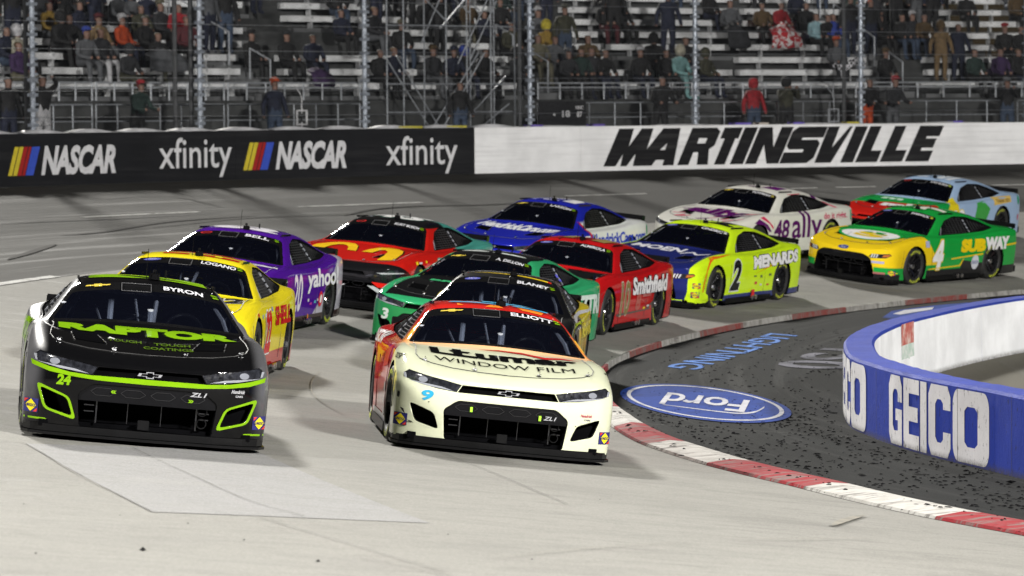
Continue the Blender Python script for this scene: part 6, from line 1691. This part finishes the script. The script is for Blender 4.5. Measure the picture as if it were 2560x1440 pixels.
# (photo x, row, pose, jacket, trousers, head colour or 'hair', extra)   row -1: standing on the walkway
CROWD = [
 (15, 1, 'sit', 'navy', 'denim', 'grey', ''), (42, 1, 'sit', 'cream', 'black', 'white', 'hood'), (46, 0, 'sit', 'purple', 'khaki', 'brown', ''), (105, -1, 'stand_cheer', 'black', 'white', 'brown', ''), (122, 3, 'sit', 'mustard', 'grey', 'hair', ''), (140, 2, 'sit_lean', 'black', 'black', 'black', 'hood'),
 (172, 2, 'sit', 'black', 'maroon', 'hair', ''), (208, 1, 'sit_lean', 'grey', 'grey', 'blue', 'cap'), (246, 2, 'sit', 'tan', 'grey', 'maroon', 'cap'), (250, 1, 'sit', 'dark grey', 'white', 'brown', ''), (304, 2, 'sit', 'orange', 'navy', 'white', 'cap'), (315, 0, 'sit_lean', 'dark grey', 'olive', 'dark grey', 'hood'),
 (362, 2, 'sit', 'black', 'black', 'hair', ''), (352, 3, 'sit', 'olive', 'black', 'hair', ''), (395, 1, 'sit', 'black', 'olive', 'brown', ''), (400, 3, 'sit', 'dark grey', 'black', 'khaki', 'cap'), (440, 3, 'sit_lean', 'red', 'black', 'grey', ''), (466, 2, 'sit', 'maroon', 'black', 'hair', ''),
 (235, 4, 'stand', 'navy', 'navy', 'black', ''), (285, 4, 'sit_lean', 'grey', 'dark grey', 'olive', ''), (325, 4, 'sit', 'grey', 'dark green', 'grey', 'hood'), (366, 4, 'sit', 'navy', 'denim', 'white', 'cap'), (160, 4, 'stand', 'black', 'black', 'hair', ''), (95, 4, 'sit', 'dark grey', 'black', 'black', 'hood'), (30, 3, 'stand', 'black', 'navy', 'black', ''), (198, 3, 'sit', 'navy', 'black', 'hair', ''),
 (342, -1, 'stand_lean', 'dark green', 'black', 'red', 'cap'), (20, -1, 'stand', 'black', 'navy', 'grey', ''), (522, 3, 'stand', 'grey', 'navy', 'hair', ''), (562, 3, 'stand', 'black', 'denim', 'black', ''), (628, 1, 'sit', 'black', 'black', 'black', 'cap'), (686, -1, 'stand', 'navy', 'denim', 'orange', 'cap'), (716, 1, 'sit', 'black', 'black', 'dark grey', 'cap'),
 (782, 1, 'sit', 'navy', 'navy', 'brown', ''), (852, 3, 'sit', 'navy', 'black', 'hair', ''), (925, 3, 'sit_lean', 'dark grey', 'grey', 'tan', ''), (950, 0, 'sit', 'black', 'black', 'hair', ''), (975, 0, 'sit_lean', 'navy', 'black', 'tan', ''), (1003, 2, 'sit', 'black', 'denim', 'khaki', 'cap'), (1020, 5, 'stand', 'pink', 'black', 'hair', ''), (940, 5, 'stand', 'navy', 'navy', 'hair', ''),
 (1082, 0, 'sit', 'dark grey', 'grey', 'brown', 'cap'), (1130, 0, 'sit_lean', 'navy', 'black', 'navy', 'cap'), (1160, 0, 'sit', 'black', 'navy', 'blue', 'hood'), (1150, -1, 'stand', 'black', 'denim', 'black', ''), (1100, 3, 'stand', 'black', 'black', 'black', ''), (1065, 4, 'sit', 'black', 'black', 'hair', ''), (1170, 4, 'sit', 'brown', 'khaki', 'hair', ''), (1210, 3, 'sit', 'navy', 'black', 'black', ''), (1205, 0, 'sit_lean', 'black', 'black', 'hair', ''), (1250, 4, 'sit', 'black', 'navy', 'hair', ''), (1290, 0, 'sit', 'dark grey', 'black', 'black', 'hood'), (1272, 2, 'sit_lean', 'olive', 'black', 'hair', ''),
 (1345, 3, 'sit', 'grey', 'black', 'white', 'cap'), (1366, 2, 'sit', 'mustard', 'navy', 'yellow', 'hood'), (1412, 2, 'stand', 'olive', 'denim', 'olive', 'cap'), (1345, 1, 'sit', 'khaki', 'khaki', 'hair', ''), (1382, 1, 'sit_lean', 'grey', 'grey', 'brown', ''), (1416, 0, 'sit_lean', 'dark grey', 'black', 'grey', 'cap'), (1470, 1, 'sit', 'brown', 'black', 'hair', ''), (1452, 0, 'sit', 'dark green', 'black', 'brown', ''), (1478, 0, 'sit', 'dark grey', 'navy', 'hair', ''), (1506, 0, 'sit_lean', 'black', 'navy', 'hair', ''),
 (1365, 5, 'stand', 'navy', 'navy', 'hair', ''), (1535, 4, 'stand', 'black', 'black', 'black', ''), (1515, 4, 'sit', 'black', 'maroon', 'hair', ''), (1555, 4, 'sit', 'dark grey', 'black', 'maroon', 'cap'), (1670, 3, 'stand', 'navy', 'navy', 'navy', 'hood'), (1634, 1, 'sit', 'black', 'black', 'black', 'hood'), (1665, 0, 'sit', 'black', 'black', 'hair', ''), (1600, 0, 'sit', 'black', 'navy', 'white', 'cap'), (1692, 0, 'sit_lean', 'teal', 'teal', 'cream', 'hood'), (1714, 1, 'sit', 'black', 'navy', 'brown', ''), (1764, 0, 'sit', 'olive', 'navy', 'olive', 'hood'),
 (1650, -1, 'stand_lean', 'black', 'black', 'black', ''), (1825, 4, 'sit', 'grey', 'dark grey', 'hair', ''), (1772, 5, 'sit', 'black', 'navy', 'yellow', ''), (1905, 4, 'sit', 'brown', 'black', 'hair', ''), (1945, 4, 'sit_lean', 'red', 'red', 'white', ''), (1990, 5, 'sit', 'navy', 'black', 'hair', ''), (2015, 4, 'sit', 'black', 'black', 'grey', ''), (2040, 3, 'sit', 'light blue', 'black', 'hair', ''), (2060, 3, 'sit_lean', 'black', 'black', 'black', ''), (2082, 3, 'sit', 'blue', 'denim', 'black', ''),
 (1884, -1, 'stand', 'red', 'denim', 'red', 'hood'), (1966, -1, 'stand_phone', 'olive', 'black', 'black', 'hood'), (2090, 1, 'sit', 'grey', 'dark grey', 'orange', 'cap'), (2125, 3, 'stand', 'black', 'navy', 'hair', ''), (2148, 4, 'sit', 'black', 'black', 'brown', ''), (2176, 3, 'stand', 'black', 'navy', 'orange', ''), (2200, 3, 'sit', 'black', 'black', 'grey', ''), (2214, 0, 'sit', 'black', 'black', 'brown', 'cap'), (2255, 3, 'sit', 'black', 'denim', 'hair', ''), (2280, 3, 'sit', 'dark grey', 'denim', 'white', 'cap'), (2304, 3, 'sit_lean', 'brown', 'navy', 'grey', ''), (2240, 5, 'stand', 'black', 'black', 'hair', ''), (2290, 5, 'stand', 'dark grey', 'grey', 'hair', ''), (2185, 5, 'sit', 'dark grey', 'black', 'tan', ''), (2330, 5, 'stand', 'navy', 'black', 'hair', ''),
 (2352, 1, 'stand', 'tan', 'tan', 'brown', 'hood'), (2396, 1, 'stand', 'navy', 'navy', 'brown', ''), (2436, 0, 'sit', 'dark green', 'black', 'hair', ''), (2500, 0, 'sit', 'purple', 'black', 'hair', ''), (2512, 2, 'sit', 'black', 'black', 'red', 'cap'), (2545, 2, 'sit_lean', 'black', 'black', 'hair', ''), (2545, 0, 'sit', 'black', 'navy', 'brown', ''), (2518, -1, 'stand_phone', 'black', 'denim', 'grey', 'cap'), (2540, 5, 'sit', 'brown', 'black', 'hair', ''), (2415, 5, 'sit', 'black', 'black', 'hair', ''), (2165, -1, 'stand_lean', 'black', 'orange', 'hair', ''), (2230, -1, 'stand_lean', 'dark grey', 'grey', 'red', 'cap'),
]
rc = random.Random(21)
for x in range(-40, 2620, 46):
    for row in (5, 6, 7):
        if rc.random() < (.26 if (x < 480 or 950 < x < 1300 or x > 1980) else .09):
            xx = x + rc.randint(-14, 14)
            if any(abs(xx-q[0]) < 26 and abs(row-q[1]) < 1 for q in CROWD): continue
            CROWD.append((xx, row, rc.choice(['sit', 'sit', 'sit_lean', 'stand']), rc.choice(['black', 'black', 'navy', 'dark grey', 'grey', 'olive', 'brown', 'maroon', 'dark green', 'navy']), rc.choice(['black', 'navy', 'denim', 'dark grey']), rc.choice(['hair', 'hair', 'black', 'grey', 'navy', 'white', 'red']), rc.choice(['', '', 'hood', 'cap'])))
CROWD.sort(key=lambda q: (q[1], q[0]))
seen, nth = set(), {}
for (px, row, pose, jk, tr, hat, extra) in CROWD:
    stand = pose.startswith('stand')
    if row < 0:
        r_, z = RW+.95, WALKZ
    else:
        r_ = R0 + TREAD*row + (-.30 if stand else 0); z = rowz(row) + (-.33 if stand else 0)
    zz = z + (1.2 if stand else .5)
    a = ang_at(px, r_, zz); q = wpt(a, r_, z)
    nth[row] = nth.get(row, 0)+1
    t = link('person', person_mesh(pose, jk, tr, hat)); t.location = q; t.rotation_euler = (0, 0, a-PI/2+rc.uniform(-.35, .35)); s_ = rc.uniform(.95, 1.06); t.scale = (s_*1.04, s_*1.04, s_)
    hc = (0, (-.13 if 'lean' in pose else 0)+.0, (.12 if not stand else .92)+.76)
    head = ''
    if extra == 'hood' and hat in MC: link('hood', hood_mesh((hc[0], hc[1]+.01, hc[2]-.02), MC[jk if hat == 'hair' else hat]), t); head = hat+' hood'
    elif extra == 'cap' and hat in MC: link('cap', cap_mesh((hc[0], hc[1], hc[2]+.01), MC[hat]), t); head = hat+' cap'
    elif hat in MC: head = hat+' beanie'
    act = {'sit': 'seated', 'sit_lean': 'seated, leaning forward,', 'stand': 'standing', 'stand_lean': 'leaning', 'stand_phone': 'filming with raised phone', 'stand_cheer': 'standing, hands on head,'}[pose]
    where = ('on the walkway, %s from the left' % ORD[nth[row]-1]) if row < 0 else ('on row %s, %s from the left' % (ORD[row], ORD[min(nth[row]-1, len(ORD)-1)]))
    where = where.replace('on row first', 'on first bench row').replace('on row second', 'on second bench row')
    if row > 1: where = 'on %s bench row, %s from the left' % (ORD[row], ORD[min(nth[row]-1, len(ORD)-1)])
    lab = ('%s coat%s, %s %s' % (jk, (' and '+head) if head else '', act, where)).replace(',,', ',').replace(', on', ' on').replace(',  on', ' on')
    w_ = lab.split()
    if len(w_) > 16: lab = ('%s coat%s, %s %s' % (jk, (' and '+head) if head else '', act.split(',')[0], where))
    tag(t, lab, 'person', 'spectators in the grandstand')
# blankets and bags
def blanket(px, row, w, h, colr, label, name='blanket'):
    r_ = R0+TREAD*row-.12; a = ang_at(px, r_, rowz(row)+.2); rb = random.Random(px); mb = MB(); n = 10
    for j in range(4):
        for i in range(n+1):
            x = w*(i/n-.5)*(1+.1*j); y = (-.05, -.28, -.36, -.40)[j]+rb.uniform(-.04, .04); z_ = (h, h*.72, h*.3, -.12)[j]*(1-.35*abs(i/n-.5)*2) + rb.uniform(-.03, .03); mb.v.append((x, y, z_))
    for j in range(3):
        for i in range(n): q = j*(n+1)+i; mb.f.append((q, q+1, q+n+2, q+n+1)); mb.m.append(0)
    me = mb.mesh(name, colr, True); o = link(name, me); o.location = wpt(a, r_, rowz(row)); o.rotation_euler = (0, 0, a-PI/2); sd_ = o.modifiers.new('t', 'SOLIDIFY'); sd_.thickness = .03; tag(o, label, 'blanket'); return o
blanket(398, 1, 1.0, .5, MC['grey'], 'crumpled grey blanket heaped on the bench in the left block')
rwm, nt, p = new_mat('red_white_patterned_fleece'); f_ = ramp(nt, noise(nt, coords(nt), 7, 2, .5, .8), .5, .53); nt.links.new(mixc(nt, f_, (.33, .012, .02), (.5, .48, .48)), p.inputs['Base Color']); p.inputs['Roughness'].default_value = .9
blanket(1950, 3, .8, .62, rwm, 'red blanket with white pattern over a spectator in the upper right rows')
blanket(1830, 3, .6, .66, MC['dark grey'], 'grey poncho-like blanket draped over the bench in the upper right rows')
blanket(1150, 2, .55, .30, MC['grey'], 'pale grey patterned blanket beside the steel stair tower')
blanket(785, 0, .55, .40, MC['purple'], 'purple folding seat back beside the white row number sign', 'seat_back')
# chequered flag held over the front railing
fm, nt, p = new_mat('chequered_cloth'); ck = nt.nodes.new('ShaderNodeTexChecker'); ck.inputs['Scale'].default_value = 13; ck.inputs[1].default_value = (.012, .012, .014, 1); ck.inputs[2].default_value = (.55, .55, .58, 1)
nt.links.new(coords(nt), ck.inputs[0]); nt.links.new(ck.outputs[0], p.inputs['Base Color']); p.inputs['Roughness'].default_value = .85
mb = MB(); n = 14
for i in range(n+1):
    for j in range(6): mb.v.append((-.5+1.0*i/n, .05*math.sin(i*1.1+j*.6), .20*(1-j/5)-.10-.10*math.sin(i*.45)-(.18 if 3 < i < 6 else 0)*(j/5)))
for i in range(n):
    for j in range(5): q = i*6+j; mb.f.append((q, q+1, q+7, q+6)); mb.m.append(0)
a = ang_at(2138, RW+2.2, 4.6); o = link('chequered_flag', mb.mesh('chequered_flag', fm, True)); o.location = wpt(a, RW+2.5, 4.75); o.rotation_euler = (0, 0, a-PI/2); tag(o, 'black and white chequered flag draped behind the right-hand fence post', 'flag')

# drivers seated in the nearest cars
def driver(car, suit, helm, label):
    P, E, Rr, G = figure('sit'); key = 'driver'
    me = person_mesh('sit', suit, suit, 'black'); o = link('person', me); o.matrix_world = car.root.matrix_world @ Matrix.Translation((.34, L(2.62), .40)) @ Matrix.Diagonal((.92, .80, .88, 1))
    b = MB(); b.lathe([(-.13, .09), (-.09, .125), (.0, .14), (.08, .12), (.125, .06), (.135, 0)], axis='Z', n=14, c=(0, -.02, .80)); link('helmet', b.mesh('helmet', MC[helm], True), o)
    b = MB(); b.box((0, -.145, .80), (.18, .03, .07)); link('visor', b.mesh('visor', M_BLK), o)
    tag(o, label, 'person', 'racing drivers')

driver(ELL, 'red', 'white', 'driver in white helmet behind the windscreen of the cream nosed car')
driver(BYRON, 'black', 'grey', 'driver in grey helmet behind the windscreen of the black lime trimmed car')
driver(LOG, 'yellow', 'yellow', 'driver in yellow helmet behind the windscreen of the bright yellow car')
